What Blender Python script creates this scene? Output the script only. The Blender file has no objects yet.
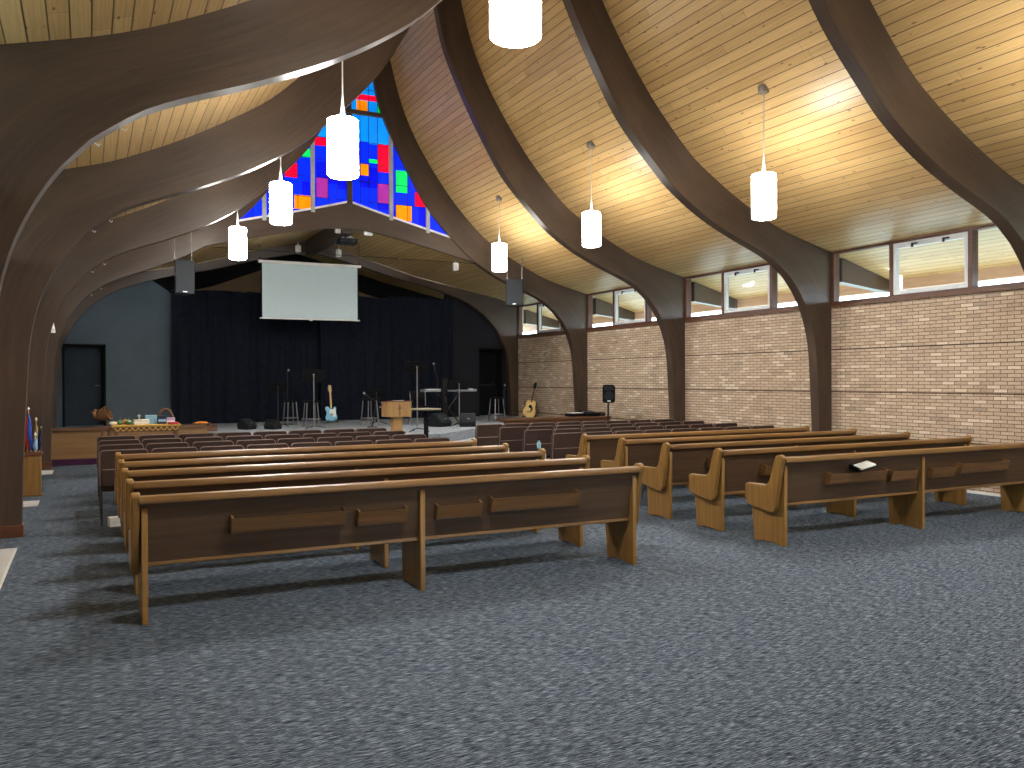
import bpy, bmesh, math, random
from mathutils import Vector, Matrix
random.seed(7)
C = bpy.context.scene.collection
PI = math.pi
CX = 5.305            # centre line of the nave
HW = 6.235            # half width to the wall face
XR, XL = CX + HW, CX - HW
W = 0.18              # arch thickness

# ------------------------------------------------------------------ materials
def lin(c):
    return tuple(((v / 255) / 12.92) if v / 255 <= 0.04045 else (((v / 255) + 0.055) / 1.055) ** 2.4 for v in c) + (1,)

class NT:
    def __init__(s, name):
        s.m = bpy.data.materials.new(name); s.m.use_nodes = True
        s.t = s.m.node_tree; s.n = s.t.nodes; s.b = s.n['Principled BSDF']
    def add(s, typ, **kw):
        n = s.n.new(typ)
        for k, v in kw.items(): setattr(n, k, v)
        return n
    def link(s, a, b): s.t.links.new(a, b)
    def val(s, node, i, v): node.inputs[i].default_value = v
    def math(s, op, a, b=None):
        n = s.add('ShaderNodeMath', operation=op)
        for i, x in enumerate((a, b)):
            if x is None: continue
            if isinstance(x, (int, float)): n.inputs[i].default_value = x
            else: s.link(x, n.inputs[i])
        return n.outputs[0]
    def mix(s, f, a, b, mode='MIX'):
        n = s.add('ShaderNodeMix', data_type='RGBA', blend_type=mode)
        for i, x in ((0, f), (6, a), (7, b)):
            if isinstance(x, (int, float)): n.inputs[i].default_value = x
            elif isinstance(x, tuple): n.inputs[i].default_value = x
            else: s.link(x, n.inputs[i])
        return n.outputs[2]
    def ramp(s, f, stops, interp='LINEAR'):
        n = s.add('ShaderNodeValToRGB'); r = n.color_ramp; r.interpolation = interp
        while len(r.elements) < len(stops): r.elements.new(0.5)
        for e, (p, c) in zip(r.elements, stops): e.position = p; e.color = c
        s.link(f, n.inputs[0]); return n.outputs[0]
    def noise(s, vec, scale, detail=3, rough=0.55):
        n = s.add('ShaderNodeTexNoise'); n.inputs['Scale'].default_value = scale
        n.inputs['Detail'].default_value = detail; n.inputs['Roughness'].default_value = rough
        if vec is not None: s.link(vec, n.inputs['Vector'])
        return n.outputs['Fac']
    def mapping(s, src, scale=(1, 1, 1), loc=(0, 0, 0)):
        n = s.add('ShaderNodeMapping'); n.inputs['Scale'].default_value = scale; n.inputs['Location'].default_value = loc
        s.link(src, n.inputs['Vector']); return n.outputs[0]
    def coord(s, which='Object'):
        return s.add('ShaderNodeTexCoord').outputs[which]
    def bump(s, h, strength=0.3, dist=0.01):
        n = s.add('ShaderNodeBump'); n.inputs['Strength'].default_value = strength; n.inputs['Distance'].default_value = dist
        s.link(h, n.inputs['Height']); s.link(n.outputs[0], s.b.inputs['Normal'])
    def out(s, col=None, rough=None, spec=None, metal=None):
        if col is not None:
            if isinstance(col, tuple): s.b.inputs['Base Color'].default_value = col
            else: s.link(col, s.b.inputs['Base Color'])
        if rough is not None:
            if isinstance(rough, (int, float)): s.b.inputs['Roughness'].default_value = rough
            else: s.link(rough, s.b.inputs['Roughness'])
        if spec is not None: s.b.inputs['Specular IOR Level'].default_value = spec
        if metal is not None: s.b.inputs['Metallic'].default_value = metal
        return s.m

def plain(name, rgb, rough=0.5, spec=0.5, metal=0.0, vary=0.12, scale=9.0):
    t = NT(name); c = lin(rgb)
    n = t.noise(t.coord(), scale, 4)
    d = tuple(v * (1 - vary) for v in c[:3]) + (1,); e = tuple(min(1, v * (1 + vary)) for v in c[:3]) + (1,)
    return t.out(t.ramp(n, [(0.3, d), (0.7, e)]), rough, spec, metal)

def wood(name, dark, mid, light, axis=0, rough=0.4, spec=0.5, scale=1.0):
    t = NT(name); v = t.coord()
    oi = t.add('ShaderNodeObjectInfo')
    off = t.add('ShaderNodeVectorMath', operation='ADD'); t.link(v, off.inputs[0])
    cmb = t.add('ShaderNodeCombineXYZ'); r7 = t.math('MULTIPLY', oi.outputs['Random'], 7.0)
    t.link(r7, cmb.inputs[0]); t.link(r7, cmb.inputs[1]); t.link(cmb.outputs[0], off.inputs[1])
    sc = [26 * scale] * 3; sc[axis] = 1.3 * scale
    g = t.noise(t.mapping(off.outputs[0], tuple(sc)), 1.0, 5, 0.6)
    sc2 = [120 * scale] * 3; sc2[axis] = 5 * scale
    f = t.noise(t.mapping(off.outputs[0], tuple(sc2)), 1.0, 2, 0.5)
    col = t.ramp(g, [(0.28, lin(dark)), (0.5, lin(mid)), (0.72, lin(light))])
    col = t.mix(0.22, col, t.ramp(f, [(0.35, lin(dark)), (0.65, lin(light))]))
    return t.out(col, rough, spec)

M = {}
def mats():
    # pine ceiling boards: UV in metres, u along the room, v along the slope
    t = NT('pine_boards'); uv = t.add('ShaderNodeUVMap').outputs[0]
    sep = t.add('ShaderNodeSeparateXYZ'); t.link(uv, sep.inputs[0]); u, v = sep.outputs[0], sep.outputs[1]
    pw = 0.135
    q = t.math('DIVIDE', v, pw); idx = t.math('FLOOR', q); fr = t.math('FRACT', q)
    edge = t.math('MINIMUM', fr, t.math('SUBTRACT', 1.0, fr))
    groove = t.math('LESS_THAN', edge, 0.042)
    wn = t.add('ShaderNodeTexWhiteNoise', noise_dimensions='1D'); t.link(idx, wn.inputs['W'])
    uo = t.math('ADD', u, t.math('MULTIPLY', wn.outputs[0], 9.0))
    seg = t.math('DIVIDE', uo, 2.6); si = t.math('FLOOR', seg); sf = t.math('FRACT', seg)
    joint = t.math('LESS_THAN', sf, 0.0018)
    wn2 = t.add('ShaderNodeTexWhiteNoise', noise_dimensions='2D')
    cm = t.add('ShaderNodeCombineXYZ'); t.link(idx, cm.inputs[0]); t.link(si, cm.inputs[1]); t.link(cm.outputs[0], wn2.inputs['Vector'])
    base = t.ramp(wn2.outputs[0], [(0.0, lin((184, 149, 98))), (0.45, lin((206, 172, 119))), (0.8, lin((218, 186, 132))), (1.0, lin((192, 154, 101)))])
    cm2 = t.add('ShaderNodeCombineXYZ'); t.link(uo, cm2.inputs[0]); t.link(v, cm2.inputs[1]); t.link(wn.outputs[0], cm2.inputs[2])
    gr = t.noise(t.mapping(cm2.outputs[0], (1.6, 55, 6)), 1.0, 4, 0.6)
    col = t.mix(0.45, base, t.ramp(gr, [(0.3, lin((166, 128, 74))), (0.7, lin((222, 190, 130)))]))
    vo = t.add('ShaderNodeTexVoronoi', voronoi_dimensions='3D'); t.link(t.mapping(cm2.outputs[0], (3.4, 11, 3)), vo.inputs['Vector']); vo.inputs['Scale'].default_value = 1.0
    knot = t.math('MULTIPLY', t.ramp(vo.outputs['Distance'], [(0.07, (1, 1, 1, 1)), (0.13, (0, 0, 0, 1))]), 0.8)
    col = t.mix(knot, col, lin((96, 58, 28)))
    col = t.mix(t.math('MULTIPLY', groove, 0.85), col, lin((70, 46, 24)))
    col = t.mix(t.math('MULTIPLY', joint, 0.7), col, lin((80, 52, 26)))
    h = t.math('SUBTRACT', 1.0, groove); t.bump(h, 0.5, 0.006)
    M['pine'] = t.out(col, 0.4, 0.5)
    # brick: UV in metres
    t = NT('tan_brick'); uv = t.add('ShaderNodeUVMap').outputs[0]
    b = t.add('ShaderNodeTexBrick', offset=0.5); t.link(uv, b.inputs['Vector'])
    for k, x in (('Scale', 1.0), ('Mortar Size', 0.0055), ('Mortar Smooth', 0.15), ('Brick Width', 0.203), ('Row Height', 0.0545)): b.inputs[k].default_value = x
    b.inputs['Color1'].default_value = (0, 0, 0, 1); b.inputs['Color2'].default_value = (1, 1, 1, 1); b.inputs['Mortar'].default_value = (.5, .5, .5, 1)
    col = t.ramp(b.outputs['Color'], [(0.0, lin((92, 76, 70))), (0.012, lin((120, 92, 74))), (0.03, lin((148, 116, 90))), (0.3, lin((168, 138, 110))), (0.55, lin((184, 154, 126))), (0.8, lin((174, 144, 116))), (0.95, lin((218, 202, 178)))])
    nz = t.noise(t.mapping(uv, (22, 44, 1)), 1.0, 5, 0.7)
    col = t.mix(0.35, col, t.ramp(nz, [(0.3, lin((134, 110, 90))), (0.7, lin((246, 232, 210)))]))
    big = t.noise(t.mapping(uv, (0.6, 0.9, 1)), 1.0, 3, 0.6)
    col = t.mix(t.math('MULTIPLY', big, 0.3), col, lin((222, 216, 202)))
    col = t.mix(b.outputs['Fac'], col, lin((112, 88, 70)))
    sep = t.add('ShaderNodeSeparateXYZ'); t.link(uv, sep.inputs[0])
    fz = t.math('FRACT', t.math('DIVIDE', t.math('ADD', sep.outputs[1], 0.012), 0.7275))
    line = t.math('LESS_THAN', fz, 0.028)
    col = t.mix(t.math('MULTIPLY', line, 0.9), col, lin((66, 46, 36)))
    hh = t.math('SUBTRACT', t.math('ADD', t.math('MULTIPLY', nz, 0.3), 1.0), t.math('MAXIMUM', b.outputs['Fac'], line)); t.bump(hh, 0.6, 0.006)
    M['brick'] = t.out(col, 0.9, 0.2)
    # carpet
    t = NT('carpet_blue'); v = t.coord()
    a = t.noise(t.mapping(v, (13, 230, 1)), 1.0, 2, 0.6)
    b2 = t.noise(t.mapping(v, (2.2, 22, 1), (3, 5, 0)), 1.0, 3, 0.6)
    c3 = t.noise(t.mapping(v, (18, 420, 1)), 1.0, 2, 0.6)
    s = t.math('ADD', t.math('ADD', t.math('MULTIPLY', a, 0.55), t.math('MULTIPLY', b2, 0.06)), t.math('MULTIPLY', c3, 0.39))
    col = t.ramp(s, [(0.41, lin((19, 27, 36))), (0.475, lin((54, 65, 77))), (0.53, lin((86, 98, 111))), (0.60, lin((162, 174, 186)))])
    t.bump(s, 0.5, 0.006)
    M['carpet'] = t.out(col, 0.95, 0.1)
    t = NT('carpet_stage'); a = t.noise(t.mapping(t.coord(), (20, 34, 20)), 1.0, 4, 0.7)
    M['stage_carpet'] = t.out(t.ramp(a, [(0.35, lin((120, 128, 138))), (0.65, lin((168, 176, 184)))]), 0.95, 0.1)
    # dark stained laminated timber, UV u along the arch, v across
    t = NT('dark_laminated_timber'); uv = t.add('ShaderNodeUVMap').outputs[0]
    g = t.noise(t.mapping(uv, (1.2, 26, 1)), 1.0, 5, 0.65)
    st = t.noise(t.mapping(uv, (4.5, 46, 1), (4, 9, 0)), 1.0, 3, 0.5)
    bl = t.noise(t.mapping(uv, (0.9, 2.2, 1), (1, 2, 0)), 1.0, 3, 0.5)
    col = t.ramp(g, [(0.3, lin((56, 44, 36))), (0.55, lin((70, 56, 46))), (0.75, lin((84, 69, 57)))])
    col = t.mix(0.35, col, t.ramp(bl, [(0.35, lin((52, 41, 34))), (0.65, lin((92, 74, 58)))]))
    col = t.mix(t.ramp(st, [(0.69, (0, 0, 0, 1)), (0.74, (.75, .75, .75, 1))]), col, lin((34, 26, 23)))
    M['arch'] = t.out(col, 0.36, 0.5)
    M['darkbeam'] = wood('dark_stained_timber', (40, 32, 28), (56, 44, 37), (68, 54, 45), 1, 0.5)
    M['fascia'] = wood('lightened_fascia', (186, 152, 128), (204, 170, 144), (216, 184, 158), 1, 0.6)  # brown lightened to offset the shade on its inward face
    M['oak'] = wood('honey_oak', (116, 84, 40), (138, 103, 51), (158, 122, 66), 2, 0.38)
    M['oakx'] = wood('honey_oak_rail', (104, 74, 40), (126, 92, 50), (146, 111, 64), 0, 0.36)
    M['oakp'] = wood('oak_back_panel_shaded', (66, 48, 32), (80, 59, 39), (94, 71, 48), 0, 0.55)  # same oak taken darker, as the pew backs lie in shade
    M['oakr'] = wood('oak_rack', (96, 68, 39), (116, 84, 50), (136, 100, 61), 0, 0.4)
    M['panel'] = wood('stage_panel_birch', (120, 88, 52), (136, 102, 62), (150, 116, 74), 0, 0.5, scale=.5)
    M['rail_brown'] = wood('brown_stained_rail', (84, 56, 36), (100, 68, 44), (118, 82, 54), 0, 0.45)
    M['rearplank'] = wood('rear_wall_wood', (104, 80, 54), (122, 95, 66), (138, 110, 78), 0, 0.6)
    M['lectern'] = wood('lectern_maple', (150, 114, 68), (168, 130, 80), (184, 147, 95), 2, 0.4)
    M['redwood'] = wood('base_cherry', (82, 48, 30), (100, 60, 38), (116, 72, 46), 0, 0.4)
    M['vinyl'] = plain('brown_upholstery', (58, 41, 36), 0.62, 0.4, vary=.18, scale=30)
    M['highlight_piping'] = plain('worn_highlight_piping', (134, 112, 100), 0.6, 0.4)  # worn edges, lightened to paint in the highlight along the chair tops
    M['black_metal'] = plain('black_metal', (24, 24, 26), 0.45)
    M['black'] = plain('matt_black', (10, 11, 13), 0.75, .2)
    M['speaker'] = plain('speaker_charcoal', (20, 24, 29), 0.6, .3)
    M['grille'] = plain('speaker_grille', (27, 32, 38), 0.7, .3, vary=.3, scale=160)
    M['chrome'] = plain('chrome', (140, 140, 146), 0.38, .5, 1.0)
    M['steel'] = plain('brushed_steel', (168, 170, 176), 0.35, .5, 1.0)
    M['laminate'] = plain('grey_beige_laminate', (146, 138, 118), .5)
    M['silver'] = plain('silver_plastic', (120, 126, 130), .4)
    M['white'] = plain('white_paint', (226, 226, 222), 0.5, vary=.04)
    M['alu'] = plain('pale_aluminium', (208, 214, 218), 0.4, vary=.05)
    M['framebrown'] = wood('window_frame_brown', (72, 46, 36), (90, 58, 46), (104, 70, 56), 1, .5)
    M['curtain'] = plain('black_curtain', (24, 29, 39), 0.95, .1, vary=.2)
    M['greywall'] = plain('slate_painted_wall', (86, 98, 108), 0.85, .2, vary=.08, scale=2)
    M['unlitwall'] = plain('unlit_grey_wall', (36, 36, 42), 0.85, .2, vary=.08, scale=2)  # grey wall again, its unlit look put into a near-black colour
    M['doordark'] = plain('dark_teal_door', (36, 48, 60), 0.6, .3)
    M['screen'] = plain('projection_fabric', (194, 212, 217), 0.8, .2, vary=.02)
    M['purple'] = plain('plum_carpet', (70, 40, 66), 0.95, .1, vary=.2, scale=60)
    M['lead'] = plain('grey_mullion', (168, 170, 172), 0.5)
    M['soffit_trim'] = plain('white_trim', (226, 228, 232), .5)
    M['ground'] = plain('snowy_grass', (176, 184, 176), .9, .1, vary=.35, scale=1.2)
    M['foliage'] = plain('grey_green_foliage', (130, 146, 128), .9, .1, vary=.5, scale=3)
    M['wicker'] = plain('wicker', (110, 80, 52), .7, .3, vary=.4, scale=60)
    M['goldcloth'] = plain('gold_cloth', (206, 168, 84), .7, .3, vary=.3, scale=40)
    M['skyblue'] = plain('guitar_blue', (128, 196, 228), .25, .5, vary=.02)
    M['maple'] = plain('maple_neck', (214, 176, 120), .35)
    M['spruce'] = plain('spruce_top', (224, 190, 116), .3)
    M['mahogany'] = plain('mahogany_side', (84, 42, 26), .35)
    M['pearl'] = plain('pickguard_white', (226, 230, 230), .35)
    for n, c in dict(red=(196, 40, 44), blue=(40, 74, 168), navy=(26, 32, 62), khaki=(142, 124, 82), ltblue=(136, 178, 214), green=(86, 124, 84), cream=(228, 216, 192), lilac=(190, 170, 210), aqua=(140, 190, 214), orange=(214, 130, 50), paper=(236, 236, 230)).items():
        M[n] = plain('paint_' + n, c, .6)
    for n, c, s in (('lamp', (1.0, 0.965, 0.90), 45.0), ('downlight', (1.0, 0.98, 0.95), 400.0)):
        t = NT('opal_glass_lit'); t.b.inputs['Base Color'].default_value = (.9, .9, .9, 1)
        t.b.inputs['Emission Color'].default_value = c + (1,); t.b.inputs['Emission Strength'].default_value = s
        M[n] = t.m
    # stained glass in daylight
    for k, c in dict(B=(0, 40, 250), D=(0, 10, 214), L=(0, 142, 250), R=(250, 0, 50), O=(255, 140, 0), G=(0, 226, 104), P=(160, 44, 150)).items():
        t = NT('stained_glass_' + k); nz = t.noise(t.coord(), 3.0, 3)
        a = lin(c); lo = tuple(x * .82 for x in a[:3]) + (1,)
        col = t.ramp(nz, [(.35, lo), (.65, a)])
        t.link(col, t.b.inputs['Emission Color']); t.b.inputs['Emission Strength'].default_value = 0.64
        t.out(col, .25, .5); M['sg' + k] = t.m
    # window glass
    t = NT('window_glass'); tr = t.add('ShaderNodeBsdfTransparent'); gl = t.add('ShaderNodeBsdfGlossy'); gl.inputs['Roughness'].default_value = 0.01
    fr = t.add('ShaderNodeLayerWeight'); fr.inputs[0].default_value = 0.5; f5 = t.math('ADD', t.math('MULTIPLY', t.math('POWER', fr.outputs['Facing'], 5.0), .95), .04); mx = t.add('ShaderNodeMixShader')
    tr.inputs[0].default_value = (.92, .95, .95, 1)
    t.link(f5, mx.inputs[0]); t.link(tr.outputs[0], mx.inputs[1]); t.link(gl.outputs[0], mx.inputs[2])
    t.link(mx.outputs[0], t.n['Material Output'].inputs['Surface']); M['glass'] = t.m
mats()

# ------------------------------------------------------------------ mesh building
class MB:
    def __init__(s): s.v = []; s.f = []; s.mi = []; s.uv = {}
    def face(s, idx, m=0, uv=None):
        if uv: s.uv[len(s.f)] = uv
        s.f.append(tuple(idx)); s.mi.append(m)
    def box(s, c, d, rot=None, m=0):
        o = len(s.v)
        for x in (-.5, .5):
            for y in (-.5, .5):
                for z in (-.5, .5):
                    p = Vector((x * d[0], y * d[1], z * d[2]))
                    if rot is not None: p = rot @ p
                    s.v.append(tuple(p + Vector(c)))
        for q in ((0, 1, 3, 2), (4, 6, 7, 5), (0, 4, 5, 1), (2, 3, 7, 6), (0, 2, 6, 4), (1, 5, 7, 3)): s.face([o + i for i in q], m)
        return s
    def b2(s, lo, hi, m=0):
        return s.box([(a + b) / 2 for a, b in zip(lo, hi)], [b - a for a, b in zip(lo, hi)], None, m)
    def tube(s, path, r, n=8, m=0, caps=True):
        path = [Vector(p) for p in path]; rs = r if isinstance(r, (list, tuple)) else [r] * len(path)
        o = len(s.v); up = None
        for i, p in enumerate(path):
            t = (path[min(i + 1, len(path) - 1)] - path[max(i - 1, 0)]).normalized()
            if up is None: up = Vector((0, 0, 1)) if abs(t.z) < .9 else Vector((1, 0, 0))
            a = t.cross(up).normalized(); b = a.cross(t).normalized(); up = b
            for k in range(n):
                an = 2 * PI * k / n; s.v.append(tuple(p + rs[i] * (math.cos(an) * a + math.sin(an) * b)))
        for i in range(len(path) - 1):
            for k in range(n):
                k2 = (k + 1) % n; s.face([o + i * n + k, o + i * n + k2, o + (i + 1) * n + k2, o + (i + 1) * n + k], m)
        if caps:
            s.face([o + k for k in range(n)][::-1], m); s.face([o + (len(path) - 1) * n + k for k in range(n)], m)
        return s
    def lathe(s, prof, c=(0, 0, 0), n=24, m=0, rot=None, closed=False):
        o = len(s.v); c = Vector(c)
        for r, z in prof:
            for k in range(n):
                a = 2 * PI * k / n; p = Vector((r * math.cos(a), r * math.sin(a), z))
                if rot is not None: p = rot @ p
                s.v.append(tuple(c + p))
        for i in range(len(prof) - 1):
            for k in range(n):
                k2 = (k + 1) % n; s.face([o + i * n + k, o + i * n + k2, o + (i + 1) * n + k2, o + (i + 1) * n + k], m)
        if not closed:
            s.face([o + k for k in range(n)][::-1], m); s.face([o + (len(prof) - 1) * n + k for k in range(n)], m)
        return s
    def prism(s, poly, f0, f1, m=0):
        """poly: list of 2-D points; f0/f1 map a 2-D point to its 3-D near / far copy"""
        o = len(s.v); n = len(poly)
        s.v += [tuple(f0(p)) for p in poly] + [tuple(f1(p)) for p in poly]
        s.face(range(o, o + n), m); s.face(range(o + 2 * n - 1, o + n - 1, -1), m)
        for i in range(n):
            j = (i + 1) % n; s.face([o + j, o + i, o + n + i, o + n + j], m)
        return s
    def px(s, poly, x0, x1, m=0):      # (y,z) polygon extruded along x
        return s.prism(poly, lambda p: (x0, p[0], p[1]), lambda p: (x1, p[0], p[1]), m)
    def py(s, poly, y0, y1, m=0):      # (x,z) polygon along y
        return s.prism(poly, lambda p: (p[0], y0, p[1]), lambda p: (p[0], y1, p[1]), m)
    def pz(s, poly, z0, z1, m=0):
        return s.prism(poly, lambda p: (p[0], p[1], z0), lambda p: (p[0], p[1], z1), m)
    def ball(s, c, r, n=12, m=0):
        r = (r, r, r) if isinstance(r, (int, float)) else r
        o = len(s.v); k = n // 2
        for i in range(1, k):
            a = PI * i / k
            for j in range(n):
                b = 2 * PI * j / n; s.v.append((c[0] + r[0] * math.sin(a) * math.cos(b), c[1] + r[1] * math.sin(a) * math.sin(b), c[2] + r[2] * math.cos(a)))
        t = len(s.v); s.v += [(c[0], c[1], c[2] + r[2]), (c[0], c[1], c[2] - r[2])]
        for i in range(k - 2):
            for j in range(n):
                j2 = (j + 1) % n; s.face([o + i * n + j, o + i * n + n + j, o + i * n + n + j2, o + i * n + j2], m)
        for j in range(n):
            j2 = (j + 1) % n; s.face([t, o + j, o + j2], m); s.face([t + 1, o + (k - 2) * n + j2, o + (k - 2) * n + j], m)
        return s

def link(o, parent=None):
    C.objects.link(o)
    if parent is not None: o.parent = parent
    return o

def obj(name, mb, mat, parent=None, bevel=0.0, smooth=True, seg=2, recalc=True):
    me = bpy.data.meshes.new(name); me.from_pydata(mb.v, [], mb.f)
    for x in (mat if isinstance(mat, list) else [mat]): me.materials.append(M[x])
    for p, mi in zip(me.polygons, mb.mi): p.material_index = mi
    if mb.uv:
        l = me.uv_layers.new(name='UVMap')
        for fi, uv in mb.uv.items():
            for li, c in zip(me.polygons[fi].loop_indices, uv): l.data[li].uv = c
    if recalc:
        bm = bmesh.new(); bm.from_mesh(me); bmesh.ops.recalc_face_normals(bm, faces=bm.faces); bm.to_mesh(me); bm.free()
    if smooth:
        for p in me.polygons: p.use_smooth = True
        me.set_sharp_from_angle(angle=math.radians(38))
    o = bpy.data.objects.new(name, me); link(o, parent)
    if bevel:
        md = o.modifiers.new('Bevel', 'BEVEL'); md.width = bevel; md.segments = seg; md.limit_method = 'ANGLE'; md.angle_limit = math.radians(35)
    return o

def tag(o, label, cat, group=None, kind=None):
    o['label'] = label; o['category'] = cat
    if group: o['group'] = group
    if kind: o['kind'] = kind
    return o

def thing(name, label, cat, loc=(0, 0, 0), rotz=0.0, group=None, kind=None):
    o = bpy.data.objects.new(name, None); o.empty_display_size = .1
    o.location = loc; o.rotation_euler = (0, 0, rotz); link(o)
    return tag(o, label, cat, group, kind)

def dup(root, loc, rotz, label):
    r = root.copy(); C.objects.link(r); r.location = loc; r.rotation_euler = (0, 0, rotz); r['label'] = label
    for ch in list(root.children):
        c = ch.copy(); C.objects.link(c); c.parent = r
        for g in list(ch.children):
            d = g.copy(); C.objects.link(d); d.parent = c
    return r

def struct(name, mb, mat, label, cat, **kw):
    return tag(obj(name, mb, mat, **kw), label, cat, None, 'structure')

def rotx(a): return Matrix.Rotation(a, 3, 'X')
def roty(a): return Matrix.Rotation(a, 3, 'Y')
def rotz(a): return Matrix.Rotation(a, 3, 'Z')
ORD = ['nearest', 'second', 'third', 'fourth', 'fifth', 'sixth', 'seventh', 'eighth']

# ------------------------------------------------------------------ profiles (distance from centre line, height)
UP = [(0, 13.0), (.25, 12.2), (.5, 11.15), (.75, 9.95), (1.0, 8.86), (1.22, 8.08), (1.5, 7.42), (1.8, 6.9), (2.1, 6.46), (2.55, 5.88), (3.16, 5.25), (3.62, 4.92), (4.26, 4.55), (4.98, 4.22), (5.57, 4.04), (6.235, 3.87)]
LO = [(0, 11.5), (.14, 10.6), (.3, 9.75), (.515, 8.7), (.705, 7.9), (1.055, 7.11), (1.46, 6.36), (1.93, 5.62), (2.59, 4.93), (2.97, 4.6), (3.54, 4.25), (4.14, 3.98), (4.66, 3.78), (4.97, 3.63), (5.28, 3.40), (5.53, 3.10), (5.75, 2.66), (5.865, 2.17), (5.91, 1.5), (5.945, .78), (5.965, 0)]
CH = [(0, 5.42), (1.3, 5.08), (2.9, 4.62), (4.3, 4.33), (5.63, 4.06), (6.235, 3.87)]
CLO = [(0, 5.13), (1.3, 4.84), (2.45, 4.52), (2.94, 4.42), (3.4, 4.31), (3.85, 4.19), (4.2, 4.06), (4.6, 3.92), (5.1, 3.6), (5.5, 3.18), (5.72, 2.78), (5.86, 2.45), (5.95, 1.4), (6.0, .6), (6.0, 0)]

def smooth_curve(pts, n):
    # Catmull-Rom resample by arc length
    P = [Vector(p) for p in pts]; dense = []
    for i in range(len(P) - 1):
        a, b, c, d = P[max(i - 1, 0)], P[i], P[i + 1], P[min(i + 2, len(P) - 1)]
        for k in range(16):
            t = k / 16
            m1 = (c - a) * .5; m2 = (d - b) * .5
            dense.append((2 * t**3 - 3 * t**2 + 1) * b + (t**3 - 2 * t**2 + t) * m1 + (-2 * t**3 + 3 * t**2) * c + (t**3 - t**2) * m2)
    dense.append(P[-1])
    L = [0]
    for i in range(1, len(dense)): L.append(L[-1] + (dense[i] - dense[i - 1]).length)
    out = []; j = 0
    for k in range(n):
        t = L[-1] * k / (n - 1)
        while j < len(L) - 2 and L[j + 1] < t: j += 1
        f = (t - L[j]) / max(1e-9, L[j + 1] - L[j]); out.append(dense[j].lerp(dense[j + 1], f))
    return out

def interp(pts, x, ix=0, iy=1):
    q = sorted(pts, key=lambda p: p[ix])
    for a, b in zip(q, q[1:]):
        if a[ix] <= x <= b[ix]: return a[iy] + (b[iy] - a[iy]) * (x - a[ix]) / max(1e-9, b[ix] - a[ix])
    return q[0][iy] if x < q[0][ix] else q[-1][iy]

def strip(inner, outer, sgn, y0, y1, v0=0.0):
    """a curved timber between two matched (d,z) curves, from y0 to y1"""
    mb = MB(); n = len(inner); u = 0
    for i in range(n):
        a, b = inner[i], outer[i]
        for (d, z) in (a, b):
            for y in (y0, y1): mb.v.append((CX + sgn * d, y, z))
    for i in range(n - 1):
        du = (inner[i + 1] - inner[i]).length * .5 + (outer[i + 1] - outer[i]).length * .5
        wa = (outer[i] - inner[i]).length; wb = (outer[i + 1] - inner[i + 1]).length
        a = 4 * i; b = a + 4
        mb.face((a, a + 2, b + 2, b), 0, [(u, v0), (u, v0 + wa), (u + du, v0 + wb), (u + du, v0)])
        mb.face((a + 1, b + 1, b + 3, a + 3), 0, [(u + 9, v0), (u + du + 9, v0), (u + du + 9, v0 + wb), (u + 9, v0 + wa)])
        mb.face((a, b, b + 1, a + 1), 0, [(u + 17, v0), (u + du + 17, v0), (u + du + 17, v0 + y1 - y0), (u + 17, v0 + y1 - y0)])
        mb.face((a + 2, a + 3, b + 3, b + 2), 0, [(u, v0), (u, v0 + .2), (u + du, v0 + .2), (u + du, v0)])
        u += du
    for a in (0, 4 * (n - 1)): mb.face((a, a + 1, a + 3, a + 2), 0, [(0, 0), (.2, 0), (.2, .3), (0, .3)])
    return mb

# ------------------------------------------------------------------ floor, ceilings, walls
mb = MB(); mb.b2((XL - .3, -3.6, -.12), (XR + .3, 25.4, 0)); struct('floor', mb, 'carpet', 'blue grey streaked carpet floor of the hall', 'floor', smooth=False)
mb = MB(); mb.b2((-40, -40, -.6), (70, 70, -.2)); struct('ground', mb, 'ground', 'pale ground outside the hall seen through windows', 'ground', smooth=False)

upc = smooth_curve(UP, 60)
def deck(sgn, prof, y0, y1, name, label, ext=True):
    mb = MB(); P = list(prof)
    if ext: P = P + [Vector((HW + (k + 1) * .26, 3.87 - .073 * (k + 1))) for k in range(6)]
    v = [0]
    for i in range(1, len(P)): v.append(v[-1] + (P[i] - P[i - 1]).length)
    for i, p in enumerate(P):
        nrm = Vector((0, .07))
        for y in (y0, y1):
            mb.v.append((CX + sgn * p.x, y, p.y)); mb.v.append((CX + sgn * p.x, y, p.y + .08))
    for i in range(len(P) - 1):
        a = 4 * i; b = a + 4
        mb.face((a, a + 2, b + 2, b), 0, [(y0, v[i]), (y1, v[i]), (y1, v[i + 1]), (y0, v[i + 1])])
        mb.face((a + 1, b + 1, b + 3, a + 3), 0, [(y0, v[i]), (y0, v[i + 1]), (y1, v[i + 1]), (y1, v[i])])
        mb.face((a, b, b + 1, a + 1), 0, [(0, 0)] * 4); mb.face((a + 2, a + 3, b + 3, b + 2), 0, [(0, 0)] * 4)
    for a in (0, 4 * (len(P) - 1)): mb.face((a, a + 1, a + 3, a + 2), 0, [(0, 0)] * 4)
    return struct(name, mb, 'pine', label, 'ceiling')
deck(1, upc, -3.4, 18.84, 'ceiling_right', 'pine board ceiling sweeping up from the brick wall with windows')
deck(-1, upc, -3.4, 18.84, 'ceiling_left', 'pine board ceiling sweeping up from the wall behind the arches')
chc = [Vector(p) for p in CH]
for y0, y1, nm, lb in ((18.86, 22.59, 'ceiling_stage', 'in front of the rear arch'), (22.79, 25.3, 'ceiling_rear', 'behind the rear arch')):
    deck(1, chc, y0, y1, nm + '_right', 'low board ceiling over the stage, right slope ' + lb)
    deck(-1, chc, y0, y1, nm + '_left', 'low board ceiling over the stage, left slope ' + lb)

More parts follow.
